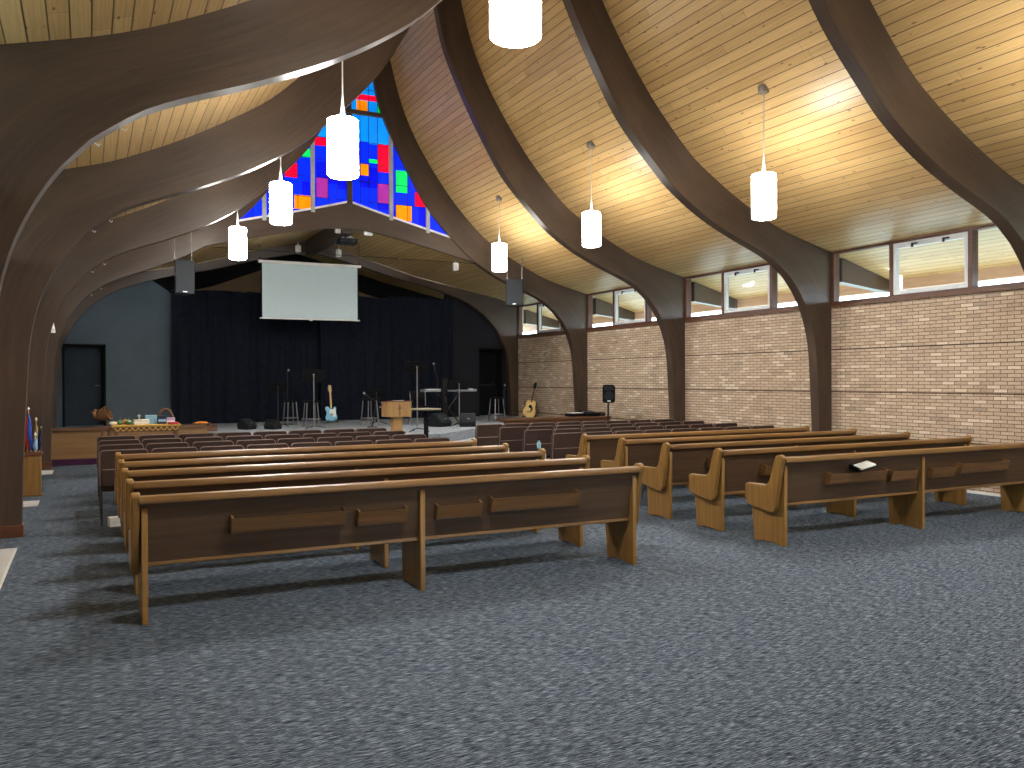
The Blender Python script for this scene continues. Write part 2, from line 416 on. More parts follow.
FY = [2.69, 6.67, 10.65, 14.68, 18.67, 22.6]
def brick_wall(name, x0, x1, label):
    mb = MB(); y0, y1, z1 = -3.4, 25.3, 2.95
    for x in (x0, x1):
        o = len(mb.v); mb.v += [(x, y0, 0), (x, y1, 0), (x, y1, z1), (x, y0, z1)]
        mb.face((o, o + 1, o + 2, o + 3), 0, [(y0, 0), (y1, 0), (y1, z1), (y0, z1)])
    for a, b in ((0, 1), (1, 2), (2, 3), (3, 0)):
        mb.face((a, b, b + 4, a + 4), 0, [(0, 0), (.2, 0), (.2, .2), (0, .2)])
    return struct(name, mb, 'brick', label, 'wall', smooth=False)
brick_wall('wall_right', XR, XR + .25, 'tan brick wall under the clerestory windows')
brick_wall('wall_left', XL, XL - .25, 'tan brick wall behind the flag pedestal')
# end wall behind the photographer: unseen glazed entrance added to let daylight in
mb = MB()
poly = [(CX - HW, 0), (4.3, 0), (4.3, 2.3), (6.3, 2.3), (6.3, 0), (CX + HW, 0), (CX + HW, 3.87)] + [(CX + d, z) for d, z in reversed(UP[1:-1])] + [(CX, 13.0)] + [(CX - d, z) for d, z in UP[1:]]
mb.py(poly, -3.6, -3.35); struct('wall_back', mb, 'rearplank', 'wooden end wall behind the camera', 'wall', smooth=False)
t = thing('window_9', 'unseen glazed entrance added in the end wall for daylight', 'window', (0, 0, 0), kind='structure')
mb = MB(); mb.b2((4.3, -3.48, .05), (6.3, -3.46, 2.25)); obj('pane', mb, 'glass', t, smooth=False)
mb = MB()
for x in (4.3, 5.26, 6.22): mb.b2((x, -3.53, 0), (x + .08, -3.42, 2.3))
mb.b2((4.3, -3.53, 2.22), (6.3, -3.42, 2.3)); obj('window_frame', mb, 'alu', t, smooth=False)

# clerestory windows: three panes to a bay, the middle one an opening sash
wn = 0
names = {1: 'at the bay nearest the camera', 2: 'second bay from the camera', 3: 'third bay from the camera', 4: 'bay beside the stage'}
for side, sgn, X in (('right', 1, XR), ('left', -1, XL)):
    for k in range(5):
        ya, yb = FY[k] + W, FY[k + 1]
        wn += 1
        lab = ('clerestory window over the brick wall, ' + names.get(k, 'bay behind the camera')) if sgn > 0 else 'clerestory window of the opposite wall, bay %s from the entrance' % ORD[k]
        t = thing('window_%d' % (wn if wn < 9 else wn + 1), lab, 'window', (X, (ya + yb) / 2, 2.95), kind='structure')
        L = yb - ya; h = L / 2; fr = MB(); s = sgn
        def bx(m_, x0, x1, y0, y1, z0, z1): m_.b2((min(s * x0, s * x1), y0, z0), (max(s * x0, s * x1), y1, z1))
        bx(fr, -.01, .12, -h, h, 0, .06); bx(fr, -.01, .12, -h, h, .885, .93)
        m1, m2 = h - 1.23, h - 2.59
        for yy in (-h + .02, m2, m1, h - .03): bx(fr, -.015, .12, yy - .035, yy + .035, .05, .90)
        obj('window_frame', fr, 'framebrown', t, smooth=False)
        sill = MB(); bx(sill, -.02, .2, -h, h, -.03, 0); obj('window_sill', sill, 'rail_brown', t, smooth=False)
        sash = MB(); a, b = m2 + .035, m1 - .035
        bx(sash, -.005, .06, a, b, .065, .13); bx(sash, -.005, .06, a, b, .80, .88)
        bx(sash, -.005, .06, a, a + .06, .13, .80); bx(sash, -.005, .06, b - .06, b, .13, .80)
        so = obj('sash', sash, 'alu', t, smooth=False)
        la = MB()
        for yy in (a + .35, b - .4): bx(la, -.04, 0, yy - .05, yy + .05, .825, .845); bx(la, -.045, -.02, yy + .02, yy + .045, .78, .845)
        obj('latch', la, 'black_metal', so, smooth=False)
        for (a, b) in ((-h + .05, m2 - .035), (m2 + .09, m1 - .09), (m1 + .035, h - .06)):
            g = MB(); bx(g, .035, .041, a, b, .06, .885); obj('pane', g, 'glass', t, smooth=False)
# eaves outside: fascia boards and outriggers
for sgn, nm in ((1, 'by the brick wall windows'), (-1, 'on the far side')):
    mb = MB(); x = CX + sgn * 7.78
    mb.b2((x - .07, -3.4, 3.27), (x + .07, 25.3, 3.50)); struct('trim_%d' % (1 if sgn > 0 else 2), mb, 'fascia', 'brown fascia beam under the eaves outside ' + nm, 'fascia', smooth=False)
# trees outside along the bright strip
for k, (yy, hh) in enumerate([(2.0, 3.4), (7.5, 3.0), (12.5, 3.6), (18.0, 3.1), (24.0, 3.5)]):
    t = thing('tree', 'pale leafy tree outside, %s along the window wall' % ORD[k], 'tree', (24 + (k % 2) * 2, yy * 1.6, -.2), group='trees outside the windows')
    mb = MB(); mb.tube([(0, 0, 0), (.05, 0, hh * .5)], [.16, .1], 8); obj('trunk', mb, 'darkbeam', t)
    mb = MB()
    for j in range(26):
        a = random.uniform(0, 2 * PI); r = random.uniform(0, 1.3)
        mb.ball((r * math.cos(a), r * math.sin(a), hh * .35 + random.uniform(.2, hh * .5)), random.uniform(.3, .6), 8)
    obj('crown', mb, 'foliage', t)

# ------------------------------------------------------------------ arches
loc_a = smooth_curve([p for p in LO if p[1] >= 3.40], 70); loc_b = smooth_curve([p for p in LO if p[1] <= 3.40], 26)
up_a = smooth_curve(UP, 70); out_b = [Vector((HW - .005, 3.87 - 3.87 * k / 25)) for k in range(26)]
cup_a = smooth_curve(CH, 30); clo_a = smooth_curve([p for p in CLO if p[1] >= 3.59], 30); clo_b = smooth_curve([p for p in CLO if p[1] <= 3.61], 20)
cout_b = [Vector((HW - .005, 3.87 - 3.87 * k / 19)) for k in range(20)]
alab = {2.69: 'dark timber arch standing over the open carpet by the entrance', 6.67: 'dark timber arch nearest the camera, sweeping across the top left corner', 10.65: 'dark timber arch second from the camera, foot showing at left edge',
        14.68: 'dark timber arch third from the camera, mid nave', 18.67: 'dark timber arch framing the stained glass gable'}
def rafter(t, s):          # the end of the arch that runs on past the wall under the eaves
    a = [Vector((HW + .26, 3.87 - .50)), Vector((7.7, 3.24))]; b = [Vector((HW + .26, 3.79)), Vector((7.7, 3.455))]
    m1 = strip(a, b, s, 0, W)
    m1.v = [(p[0] - CX, p[1], p[2]) for p in m1.v]
    obj('eave_rafter', m1, 'arch', t)
for y in FY[:5]:
    t = thing('timber_arch', alab[y], 'arch', (CX, y, 0), group='curved timber arches of the nave')
    for s in (-1, 1):
        m1 = strip(loc_a + loc_b[1:], up_a + out_b[1:], s, y, y + W)
        for i, p in enumerate(m1.v): m1.v[i] = (p[0] - CX, p[1] - y, p[2])
        obj('rib', m1, 'arch', t); rafter(t, s)
        mb = MB(); xi, xo = s * 5.945, s * (HW - .01)
        mb.b2((min(xi, xo), -.02, 0), (max(xi, xo), W + .02, .13)); obj('base_shoe', mb, 'redwood', t, bevel=.006)
    for zz in (3.42, 3.55):
        d = interp(LO[12:], zz, 1, 0)
        mb = MB(); mb.tube([(-d, W - .02, zz), (-d + .03, W - .01, zz - .02), (-d + .04, W - .01, zz + .0)], .005, 6); obj('hook', mb, 'white', t)
t = thing('timber_arch', 'low dark timber arch at the back of the stage', 'arch', (CX, 22.6, 0))
for s in (-1, 1):
    m1 = strip(clo_a + clo_b[1:], cup_a + cout_b[1:], s, 22.6, 22.6 + W)
    for i, p in enumerate(m1.v): m1.v[i] = (p[0] - CX, p[1] - 22.6, p[2])
    obj('rib', m1, 'arch', t); rafter(t, s)
# collar beam under the stained glass
t = thing('collar_beam', 'dark curved tie beam under the stained glass gable', 'beam', (CX, 18.7, 0))
ctop = [(0, 5.70), (.6, 5.53), (1.3, 5.35), (2.0, 5.175), (2.7, 5.0), (3.3, 4.84), (4.0, 4.55)]
cbot = [(0, 5.11), (.5, 5.08), (1.2, 4.95), (2.1, 4.76), (2.55, 4.65), (3.3, 4.46), (4.0, 4.18)]
for s in (-1, 1):
    m1 = strip(smooth_curve(cbot, 30), smooth_curve(ctop, 30), s, 18.73, 18.83)
    for i, p in enumerate(m1.v): m1.v[i] = (p[0] - CX, p[1] - 18.7, p[2])
    obj('tie', m1, 'arch', t)
    tp = smooth_curve([(d, z) for d, z in ctop[:6]], 24)
    m1 = strip(tp, [Vector((p.x, p.y + .045)) for p in tp], s, 18.715, 18.79)
    for i, p in enumerate(m1.v): m1.v[i] = (p[0] - CX, p[1] - 18.7, p[2])
    obj('capping', m1, 'soffit_trim', t)
mb = MB(); mb.b2((CX - .12, 18.86, 5.02), (CX + .12, 22.59, 5.40)); tag(obj('ridge_beam', mb, 'darkbeam'), 'dark ridge beam running back above the projector', 'beam')
# rear gable beam, deep and black in place of ceiling shadow; rear wall
rb = [Vector((0, 5.15)), Vector((.9, 4.83)), Vector((2.2, 4.33)), Vector((3.6, 3.95)), Vector((6.2, 3.45))]
t = thing('shadow_gable_beam', 'gable beam blackened for ceiling shadow, high at the back of the stage', 'beam', (CX, 24.9, 0))
for s in (-1, 1):
    m1 = strip(rb, [Vector((p.x, interp(CH, p.x) - .01)) for p in rb], s, 24.85, 25.05)
    for i, p in enumerate(m1.v): m1.v[i] = (p[0] - CX, p[1] - 24.9, p[2])
    obj('rafter', m1, 'black', t)
mb = MB(); poly = [(XL, 0), (XR, 0), (XR, 3.87)] + [(CX + d, z) for d, z in reversed(CH[1:-1])] + [(CX, 5.42)] + [(CX - d, z) for d, z in CH[1:]]
mb.py(poly, 25.1, 25.3); struct('wall_rear', mb, 'rearplank', 'brown boarded rear wall showing above the black curtain', 'wall', smooth=False)

# stained glass gable
lowd = lambda z: interp(LO, z, 1, 0)
cells = []
def cell(d0, d1, z0, z1, c): cells.append((d0, d1, z0, z1, c))
spec = [(0.20, 0.46, 7.12, 7.68, "L"), (0.26, 0.46, 6.35, 6.61, "O"), (0.46, 0.67, 7.54, 7.72, "L"), (0.46, 0.67, 7.08, 7.54, "L"), (0.46, 0.67, 6.65, 6.74, "G"), (0.67, 0.98, 7.11, 7.72, "L"), (0.67, 0.95, 6.47, 7.11, "R"),
        (0.66, 0.95, 5.76, 6.20, "P"), (1.10, 1.39, 6.04, 6.55, "G"), (1.10, 1.49, 5.39, 5.75, "O"), (1.57, 1.85, 5.75, 6.08, "R"), (1.66, 1.85, 5.2, 5.75, "D"), (-0.80, -0.40, 7.11, 7.55, "L"), (-0.80, -0.45, 6.91, 7.10, "R"),
        (-0.74, -0.48, 5.76, 6.19, "P"), (-0.26, 0.0, 5.98, 6.19, "D"), (-1.06, -0.86, 6.61, 6.81, "G"), (-1.43, -1.16, 6.14, 6.46, "R"), (-1.23, -0.86, 5.46, 5.77, "O"), (-.5, 0.72, 8.06, 8.19, "R"), (0.18, 0.44, 7.79, 8.05, "O"),
        (0.44, 0.66, 7.79, 8.05, "L"), (0.66, 0.85, 7.79, 8.05, "G"), (-0.50, 0.05, 7.79, 8.05, "L"), (-.5, .5, 8.2, 9.6, "L"), (-.4, .16, 7.12, 7.7, "L")]
gx = [-4, -3.4, -2.9, -2.45, -2.1, -1.88, -1.45, -1.15, -.83, -.48, -.26, 0, .26, .46, .67, .98, 1.10, 1.39, 1.57, 1.88, 2.2, 2.6, 3.1, 4]
gz = [4.5, 5.2, 5.75, 6.2, 6.62, 7.1, 7.75, 8.3, 9.0, 10.0]
def paint(d, z):
    for s in spec:
        if s[0] <= d <= s[1] and s[2] <= z <= s[3]: return s[4]
    return 'L' if z > 7.15 else ('D' if (int(abs(d) * 3.1) + int(z * 2.3)) % 5 == 0 else 'B')
xs = sorted(set(gx + [s[0] for s in spec] + [s[1] for s in spec])); zs = sorted(set(gz + [s[2] for s in spec] + [s[3] for s in spec]))
glass = {k: MB() for k in 'BDLROGP'}; cames = MB()
zc_fine = []
for a, b in zip(zs, zs[1:]):
    n = max(1, int((b - a) / .12)); zc_fine += [(a + (b - a) * i / n, a + (b - a) * (i + 1) / n) for i in range(n)]
for a, b in zip(xs, xs[1:]):
    if b - a < .004: continue
    for z0, z1 in zc_fine:
        dm = lowd((z0 + z1) / 2) + .22
        if abs((a + b) / 2) > dm: continue
        cb = interp(ctop, min(4, abs((a + b) / 2)))
        if z1 < cb - .2 or z0 < 4.7: continue
        k = paint((a + b) / 2, (z0 + z1) / 2); g = glass[k]; o = len(g.v); dd = 18.76
        aa, bb = max(a, -dm), min(b, dm)
        g.b2((aa, 0.0, z0), (bb, .012, z1))
t = thing('window_13', 'triangular stained glass gable window of blue red and orange panes', 'window', (CX, 18.76, 0), kind='structure')
cn = dict(B='blue', D='deep blue', L='light blue', R='red', O='orange', G='green', P='purple')
for k, g in glass.items():
    o = obj('glazing', g, 'sg' + k, t, smooth=False, recalc=False); o['label'] = cn[k] + ' stained glass panes'
for d in gx[1:-1]:
    z1 = interp([p for p in LO if p[1] > 3.5], abs(d)) if abs(d) > .05 else 10.0
    z0 = interp(ctop, min(4, abs(d)))
    if z1 > z0 and d not in (-.83, .98, -1.88, 1.88, 0): cames.b2((d - .006, -.006, z0 - .1), (d + .006, .0, z1 + .1))
for z in gz:
    dm = lowd(z)
    for a, b in ((-dm, -dm * .42), (-dm * .4, dm * .37), (dm * .4, dm)): cames.b2((a, -.006, z - .006), (b, .0, z + .006))
obj('cames', cames, 'black', t, smooth=False)
for d in (-1.88, -.83, .98, 1.88):
    mb = MB(); z1 = interp([p for p in LO if p[1] > 3.5], abs(d)); mb.b2((d - .045, -.05, interp(ctop, abs(d)) - .06), (d + .045, 0, z1 + .05)); obj('mullion', mb, 'lead', t, bevel=.004)
mb = MB(); mb.b2((-.06, -.07, 5.62), (.06, 0, 7.72)); mb.b2((-.05, -.06, 7.8), (.05, 0, 10.6)); obj('post', mb, 'arch', t, bevel=.004)
mb = MB(); mb.b2((-.88, -.1, 7.70), (.92, 0, 7.79)); obj('rail', mb, 'arch', t, bevel=.004)

# ------------------------------------------------------------------ pews
def build_pew(label, grp, loc, Lx):
    t = thing('church_pew', label, 'pew', loc, 0, grp)
    prof = [(-.052, .895), (-.035, .917), (-.005, .926), (.03, .918), (.055, .90), (.085, .83), (.125, .69), (.145, .645), (.17, .62), (.21, .607), (.46, .600), (.485, .590), (.492, .57), (.482, .42), (.475, .395), (.455, .378), (.165, .332), (.125, .326), (.085, .334), (.06, .358), (.042, .40), (-.022, .80)]
    for x0, x1 in ((0, .055), (Lx - .055, Lx)):
        mb = MB(); mb.px(prof, x0, x1); obj('end_panel', mb, 'oak', t, bevel=.012, seg=3)
    leg = [(-.008, .0), (-.012, .79), (.0, .81), (.03, .81), (.05, .44), (.44, .40), (.455, .34), (.425, 0), (.34, 0), (.325, .014), (.12, .014), (.105, 0)]
    for xm in (.085, Lx * .5, Lx - .085):
        mb = MB(); mb.px(leg, xm - .021, xm + .021); obj('support', mb, 'oak', t, bevel=.004)
    mb = MB(); mb.px([(-.0, .85), (.022, .85), (.085, .41), (.062, .41)], .05, Lx - .05); obj('back_panel', mb, 'oakp', t)
    mb = MB(); mb.px([(-.05, .845), (-.055, .87), (-.045, .893), (-.02, .902), (.02, .898), (.04, .88), (.045, .845)], .05, Lx - .05); obj('top_rail', mb, 'oakx', t, bevel=.004)
    mb = MB(); mb.px([(.05, .42), (.046, .40), (.07, .39), (.095, .40), (.09, .425)], .06, Lx - .06); obj('bottom_rail', mb, 'oakx', t)
    mb = MB(); mb.px([(.07, .435), (.10, .44), (.46, .465), (.475, .455), (.47, .425), (.08, .40)], .05, Lx - .05); obj('seat', mb, 'oakx', t)
    for a, b, z0, z1, d in ((.66, 1.50, .585, .700, .075), (1.60, 2.0, .56, .675, .06), (2.25, 2.65, .56, .675, .06), (2.73, 3.58, .585, .705, .075)):
        mb = MB()
        yb0, yb1 = .022 + .063 * (.85 - z0) / .44, .022 + .063 * (.85 - z1) / .44
        yb0 -= .022; yb1 -= .022
        # front board, leaning outward, floor of the tray and two end cheeks
        mb.px([(yb0 - d * .75, z0 + .012), (yb0 - d * .75 - .014, z0 + .014), (yb1 - d - .014, z1), (yb1 - d, z1)], a, b)
        mb.px([(yb0 - d * .72, z0), (yb0, z0), (yb0, z0 + .014), (yb0 - d * .72, z0 + .014)], a, b)
        for xx in (a, b - .014): mb.px([(yb0 - d * .8, z0), (yb0 + .004, z0), (yb1 + .004, z1 + .018), (yb1 - d * .3, z1 + .018), (yb1 - d - .012, z1 + .004)], xx, xx + .014)
        obj('book_rack', mb, 'oakr', t, smooth=False)
    return t
ROWW = ['last row at the open carpet', 'second row from the open carpet', 'middle row', 'second row behind the brown chairs', 'row right behind the brown chairs']
pewL = build_pew('long oak pew, near block of the flag pedestal side, ' + ROWW[0], 'oak pews, flag pedestal side', (.26, 6.40, 0), 4.27)
PL = [pewL]
for k in range(1, 5): PL.append(dup(pewL, (.26, 6.40 + .926 * k, 0), 0, 'long oak pew on the flag pedestal side, ' + ROWW[k]))
pewL['label'] = 'long oak pew on the flag pedestal side, ' + ROWW[0]
pewR = dup(pewL, (6.19, 6.39, 0), 0, 'long oak pew on the brick wall side, last row, black book in rack'); pewR['group'] = 'oak pews, brick wall side'
for k in range(1, 5):
    p = dup(pewR, (6.19, 6.39 + .9395 * k, 0), 0, 'long oak pew on the brick wall side, ' + ROWW[k])

# ------------------------------------------------------------------ brown chairs
def rrect(w, z0, z1, r, n=5):
    pts = [(-w, z0), (w, z0)]
    for i in range(n + 1): a = PI / 2 * i / n; pts.append((w - r + r * math.cos(a), z1 - r + r * math.sin(a)))
    for i in range(n + 1): a = PI / 2 + PI / 2 * i / n; pts.append((-w + r + r * math.cos(a), z1 - r + r * math.sin(a)))
    return pts
def build_chair(label, loc):
    t = thing('stacking_chair', label, 'chair', loc)
    tilt = lambda z: -.10 * (z - .42)
    mb = MB(); mb.prism(rrect(.262, .45, .885, .045), lambda p: (p[0], tilt(p[1]), p[1]), lambda p: (p[0], tilt(p[1]) + .07, p[1])); obj('backrest', mb, 'vinyl', t, bevel=.012)
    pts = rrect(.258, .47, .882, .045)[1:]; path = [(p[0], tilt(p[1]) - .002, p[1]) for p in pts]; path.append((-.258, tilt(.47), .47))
    mb = MB(); mb.tube(path, .0045, 6); obj('highlight_piping', mb, 'highlight_piping', t)
    mb = MB(); mb.prism([(-.235, .46), (.235, .46), (.235, .655), (-.235, .655)], lambda p: (p[0], tilt(p[1]) - .014, p[1]), lambda p: (p[0], tilt(p[1]) + .004, p[1])); o = obj('book_pouch', mb, 'vinyl', t, bevel=.006)
    mb = MB(); mb.tube([(-.235, tilt(.655) - .008, .657), (.235, tilt(.655) - .008, .657)], .005, 6); obj('pouch_hem', mb, 'highlight_piping', o)
    mb = MB(); mb.b2((-.255, .06, .385), (.255, .50, .465)); obj('seat', mb, 'vinyl', t, bevel=.025, seg=3)
    for s in (-1, 1):
        mb = MB(); mb.tube([(s * .24, -.02, 0), (s * .24, .0, .20), (s * .24, .05, .375), (s * .24, .44, .375), (s * .24, .47, .2), (s * .24, .49, 0)], .0125, 8)
        mb.tube([(s * .24, .04, .37), (s * .24, .03, .5), (s * .24, -.005, .80)], .011, 8); obj('side_frame', mb, 'black_metal', t)
    return t
rows = [11.02, 11.94, 12.87, 13.80]
RW = ['row nearest the oak pews', 'second row from the oak pews', 'second row from the stage', 'row nearest the stage']
SW = ['outer end', 'second from outer end', 'third from outer end', 'fourth from outer end', 'fourth from the aisle', 'third from the aisle', 'second from the aisle', 'first from the aisle']
chair = None
for bi, (x0, x1, side) in enumerate(((.10, 4.53, 'flag side'), (6.17, 10.55, 'brick wall side'))):
    for r, y in enumerate(rows):
        for k in range(8):
            x = x0 + (x1 - x0) * (k + .5) / 8
            lab = 'brown padded chair, %s, %s, %s' % (side, RW[r], SW[k if bi == 0 else 7 - k])
            if chair is None: chair = build_chair(lab, (x, y, 0)); chair['group'] = 'brown padded chairs'
            else: dup(chair, (x + random.uniform(-.008, .008), y + random.uniform(-.02, .02) + (0.0), 0), random.uniform(-.012, .012), lab)

# ------------------------------------------------------------------ pendants
def build_pendant(loc, label, zb, zd):
    t = thing('pendant_lamp', label, 'lamp', loc, 0, 'white cylinder pendants'); h = .59; r = .160
    mb = MB(); mb.lathe([(0.02, .0), (r - .012, .0), (r, .012), (r, h - .012), (r - .012, h), (.02, h)], n=32); obj('shade', mb, 'lamp', t)
    mb = MB(); mb.lathe([(.01, -.006), (.125, -.006), (.125, .0), (.01, .0)], n=24); obj('downlight', mb, 'downlight', t)
    mb = MB(); mb.lathe([(.03, h), (.028, h + .02), (.012, h + .20), (.007, h + .27), (.007, zd - zb)], n=12); obj('stem', mb, 'white', t)
    mb = MB(); mb.lathe([(.07, zd - zb - .07), (.075, zd - zb - .05), (.075, zd - zb + .02)], n=20); obj('canopy', mb, 'steel', t)
    return t
first = None
PEND = [(16.67, -2.75, 3.995), (16.67, 2.75, 4.06), (12.66, -2.75, 4.0), (12.66, 2.61, 4.02), (8.66, -2.92, 3.81), (8.66, 2.83, 3.84), (4.67, -2.93, 3.80), (4.67, 2.85, 3.84), (.67, 2.85, 3.84)]
for k, (y, d, zb) in enumerate(PEND):
    nm = 'flag pedestal' if d < 0 else 'brick wall'; k //= 2
    lab = 'white glass cylinder pendant on the %s side, %s the stage' % (nm, 'nearest' if k == 0 else ORD[k] + ' from')
    zt = interp(UP, abs(d))
    build_pendant((CX + d, y, zb), lab, zb, zt)

# ------------------------------------------------------------------ stage
SZ = .58
outline = [(XL, 19.4), (2.3, 19.4), (3.3, 16.25), (6.45, 16.15), (8.55, 18.2), (8.65, 17.68), (XR, 17.68), (XR, 25.1), (XL, 25.1)]
mb = MB(); mb.pz(outline, 0, SZ); struct('floor_stage', mb, 'stage_carpet', 'grey carpeted stage platform', 'stage', smooth=False)
mb = MB(); mb.pz([(2.9, 16.0), (6.56, 15.85), (8.6, 17.85), (8.6, 18.2), (6.45, 16.16), (3.3, 16.26)], 0, .39); struct('floor_stage_tread', mb, 'stage_carpet', 'upper grey carpeted step at the stage front', 'step', smooth=False)
mb = MB(); mb.pz([(2.8, 15.7), (6.68, 15.54), (8.6, 17.45), (8.6, 17.84), (6.55, 15.86), (2.9, 16.01)], 0, .195); struct('floor_stage_step', mb, 'stage_carpet', 'lower grey carpeted step at the stage front', 'step', smooth=False)
t = thing('stage_apron', 'pale wood stage front panel with plum carpet plinth near the flags', 'panel', (XL, 19.3, 0))
mb = MB(); mb.b2((.01, 0, .12), (3.22, .06, .68)); obj('board', mb, 'panel', t, bevel=.004)
mb = MB(); mb.b2((.01, -.04, .68), (3.22, .12, .745)); obj('capping', mb, 'rail_brown', t, bevel=.008)
mb = MB(); mb.b2((.01, -.12, 0), (3.22, .06, .12)); obj('plinth', mb, 'purple', t, bevel=.01)
t = thing('stage_apron', 'brown wood stage front panel by the brick wall, mixer on top', 'panel', (8.62, 17.6, 0))
mb = MB(); mb.b2((0, 0, .0), (2.9, .06, .72)); obj('board', mb, 'rail_brown', t, bevel=.004)
mb = MB(); mb.b2((-.02, -.04, .72), (2.91, .46, .775)); obj('capping', mb, 'rail_brown', t, bevel=.008)

# walls beside the stage, curtain
def door_wall(name, x0, x1, d0, d1, dz, top, y, mat, label):
    mb = MB(); poly = [(x0, SZ), (d0, SZ), (d0, dz), (d1, dz), (d1, SZ), (x1, SZ)] + top
    mb.py(poly, y, y + .14); return struct(name, mb, mat, label, 'wall', smooth=False)
door_wall('wall_stage_left', XL + .01, 1.97, -.56, .40, 2.60, [(1.97, 3.88), (1.85, 3.97), (1.45, 4.24), (.8, 4.16), (0.0, 3.98), (XL + .01, 3.78)], 23.2, 'greywall', 'slate grey painted wall panel beside the black curtain')
door_wall('wall_stage_right', 9.45, XR - .01, 10.52, 11.34, 2.62, [(XR - .01, 3.78), (10.6, 3.98), (9.45, 4.2)], 23.2, 'unlitwall', 'grey wall panel darkened as unlit, right of the black curtain')
for n, x0, x1, dz, m, lab in ((1, -.56, .40, 2.60, 'doordark', 'dark teal door recessed in the slate grey wall'), (2, 10.52, 11.34, 2.62, 'black', 'black door recessed in the darkened unlit wall')):
    t = thing('door_%d' % n, lab, 'door', (x0, 23.2, SZ), kind='structure'); w = x1 - x0; h = dz - SZ
    fr = MB(); fr.b2((0, .06, 0), (.05, .5, h)); fr.b2((w - .05, .06, 0), (w, .5, h)); fr.b2((0, .06, h - .05), (w, .5, h)); obj('door_frame', fr, 'black', t, smooth=False)  # black colour stands for the shadowed reveal around the leaf
    mb = MB(); mb.b2((.05, .42, .01), (w - .05, .46, h - .05)); o = obj('door_leaf', mb, m, t, smooth=False)
    mb = MB(); mb.tube([(w - .13, .42, 1.0), (w - .13, .37, 1.0), (w - .24, .37, 1.0)], .011, 8); obj('door_handle', mb, 'steel', o)
    if n == 2:
        mb = MB(); mb.b2((.08, .395, .92), (w - .08, .42, .97)); obj('push_bar', mb, 'black_metal', o, smooth=False)
def curtain(name, label, x0, x1, y, z0, z1, seed):
    rnd = random.Random(seed); mb = MB(); n = int((x1 - x0) / .03); ph = [rnd.uniform(0, 6) for _ in range(4)]
    for i in range(n + 1):
        x = x0 + (x1 - x0) * i / n
        for z in (z0, (z0 + z1) / 2, z1):
            a = .035 * math.sin(x * 21 + ph[0] + .6 * math.sin(x * 3 + ph[1])) * (1.0 if z < z1 else .6) + .03 * math.sin(x * 4.3 + ph[2])
            zz = z + (.03 * math.sin(x * 2.1 + ph[3]) if z == z1 else 0); mb.v += [(x, y + a, zz)]
        for z in (z0, (z0 + z1) / 2, z1):
            a = .035 * math.sin(x * 21 + ph[0] + .6 * math.sin(x * 3 + ph[1])) * (1.0 if z < z1 else .6) + .03 * math.sin(x * 4.3 + ph[2])
            zz = z + (.03 * math.sin(x * 2.1 + ph[3]) if z == z1 else 0); mb.v += [(x, y + a + .012, zz)]
    for i in range(n):
        a = 6 * i; b = a + 6
        for j in (0, 1): mb.face((a + j, b + j, b + j + 1, a + j + 1)); mb.face((a + 3 + j, a + 4 + j, b + 4 + j, b + 3 + j))
        mb.face((a + 2, b + 2, b + 5, a + 5)); mb.face((a, a + 3, b + 3, b))
    mb.face((0, 1, 4, 3)); mb.face((1, 2, 5, 4)); e = 6 * n; mb.face((e, e + 3, e + 4, e + 1)); mb.face((e + 1, e + 4, e + 5, e + 2))
    return tag(obj(name, mb, 'curtain'), label, 'curtain', 'black stage curtains')
xx = [1.9, 3.75, 5.65, 7.6, 9.55]
cl = ['beside the slate grey wall', 'behind the wedge monitors', 'behind the music stands', 'behind the keyboard']
for k in range(4): curtain('curtain', 'black stage curtain panel ' + cl[k], xx[k], xx[k + 1] + .06, 22.89 + .16 * (k % 2), SZ + .01, 3.98 + .05 * (k % 2), k)
mb = MB(); mb.tube([(1.9, 23.16, 3.99), (9.5, 23.16, 3.99)], .012, 8); tag(obj('curtain_rail', mb, 'black_metal'), 'black rail the stage curtains hang from', 'rail')

# projection screen
t = thing('projection_screen', 'white projection screen pulled down above the stage', 'screen', (CX - .30, 21.2, 3.2))
mb = MB(); mb.b2((-1.19, -.004, .03), (1.19, .004, 1.36)); obj('fabric', mb, 'screen', t, smooth=False)
mb = MB(); mb.b2((-1.22, -.006, .03), (-1.19, .006, 1.36)); mb.b2((1.19, -.006, .03), (1.22, .006, 1.36)); obj('border', mb, 'black', t, smooth=False)
mb = MB(); mb.b2((-1.28, -.05, 1.36), (1.28, .05, 1.43)); obj('case', mb, 'white', t, bevel=.012)
mb = MB(); mb.tube([(-1.25, 0, .015), (1.25, 0, .015)], .018, 10); mb.box((0, 0, -.01), (.08, .03, .03)); obj('bottom_bar', mb, 'white', t)
for s in (-1, 1):
    zt = interp(CH, abs(s * 1.24 - .30)) - 3.2
    mb = MB(); mb.tube([(s * 1.24, 0, 1.42), (s * 1.24, 0, zt)], .006, 6); mb.b2((s * 1.24 - .03, -.03, 1.42), (s * 1.24 + .03, .03, 1.50)); obj('hanger', mb, 'black_metal', t)

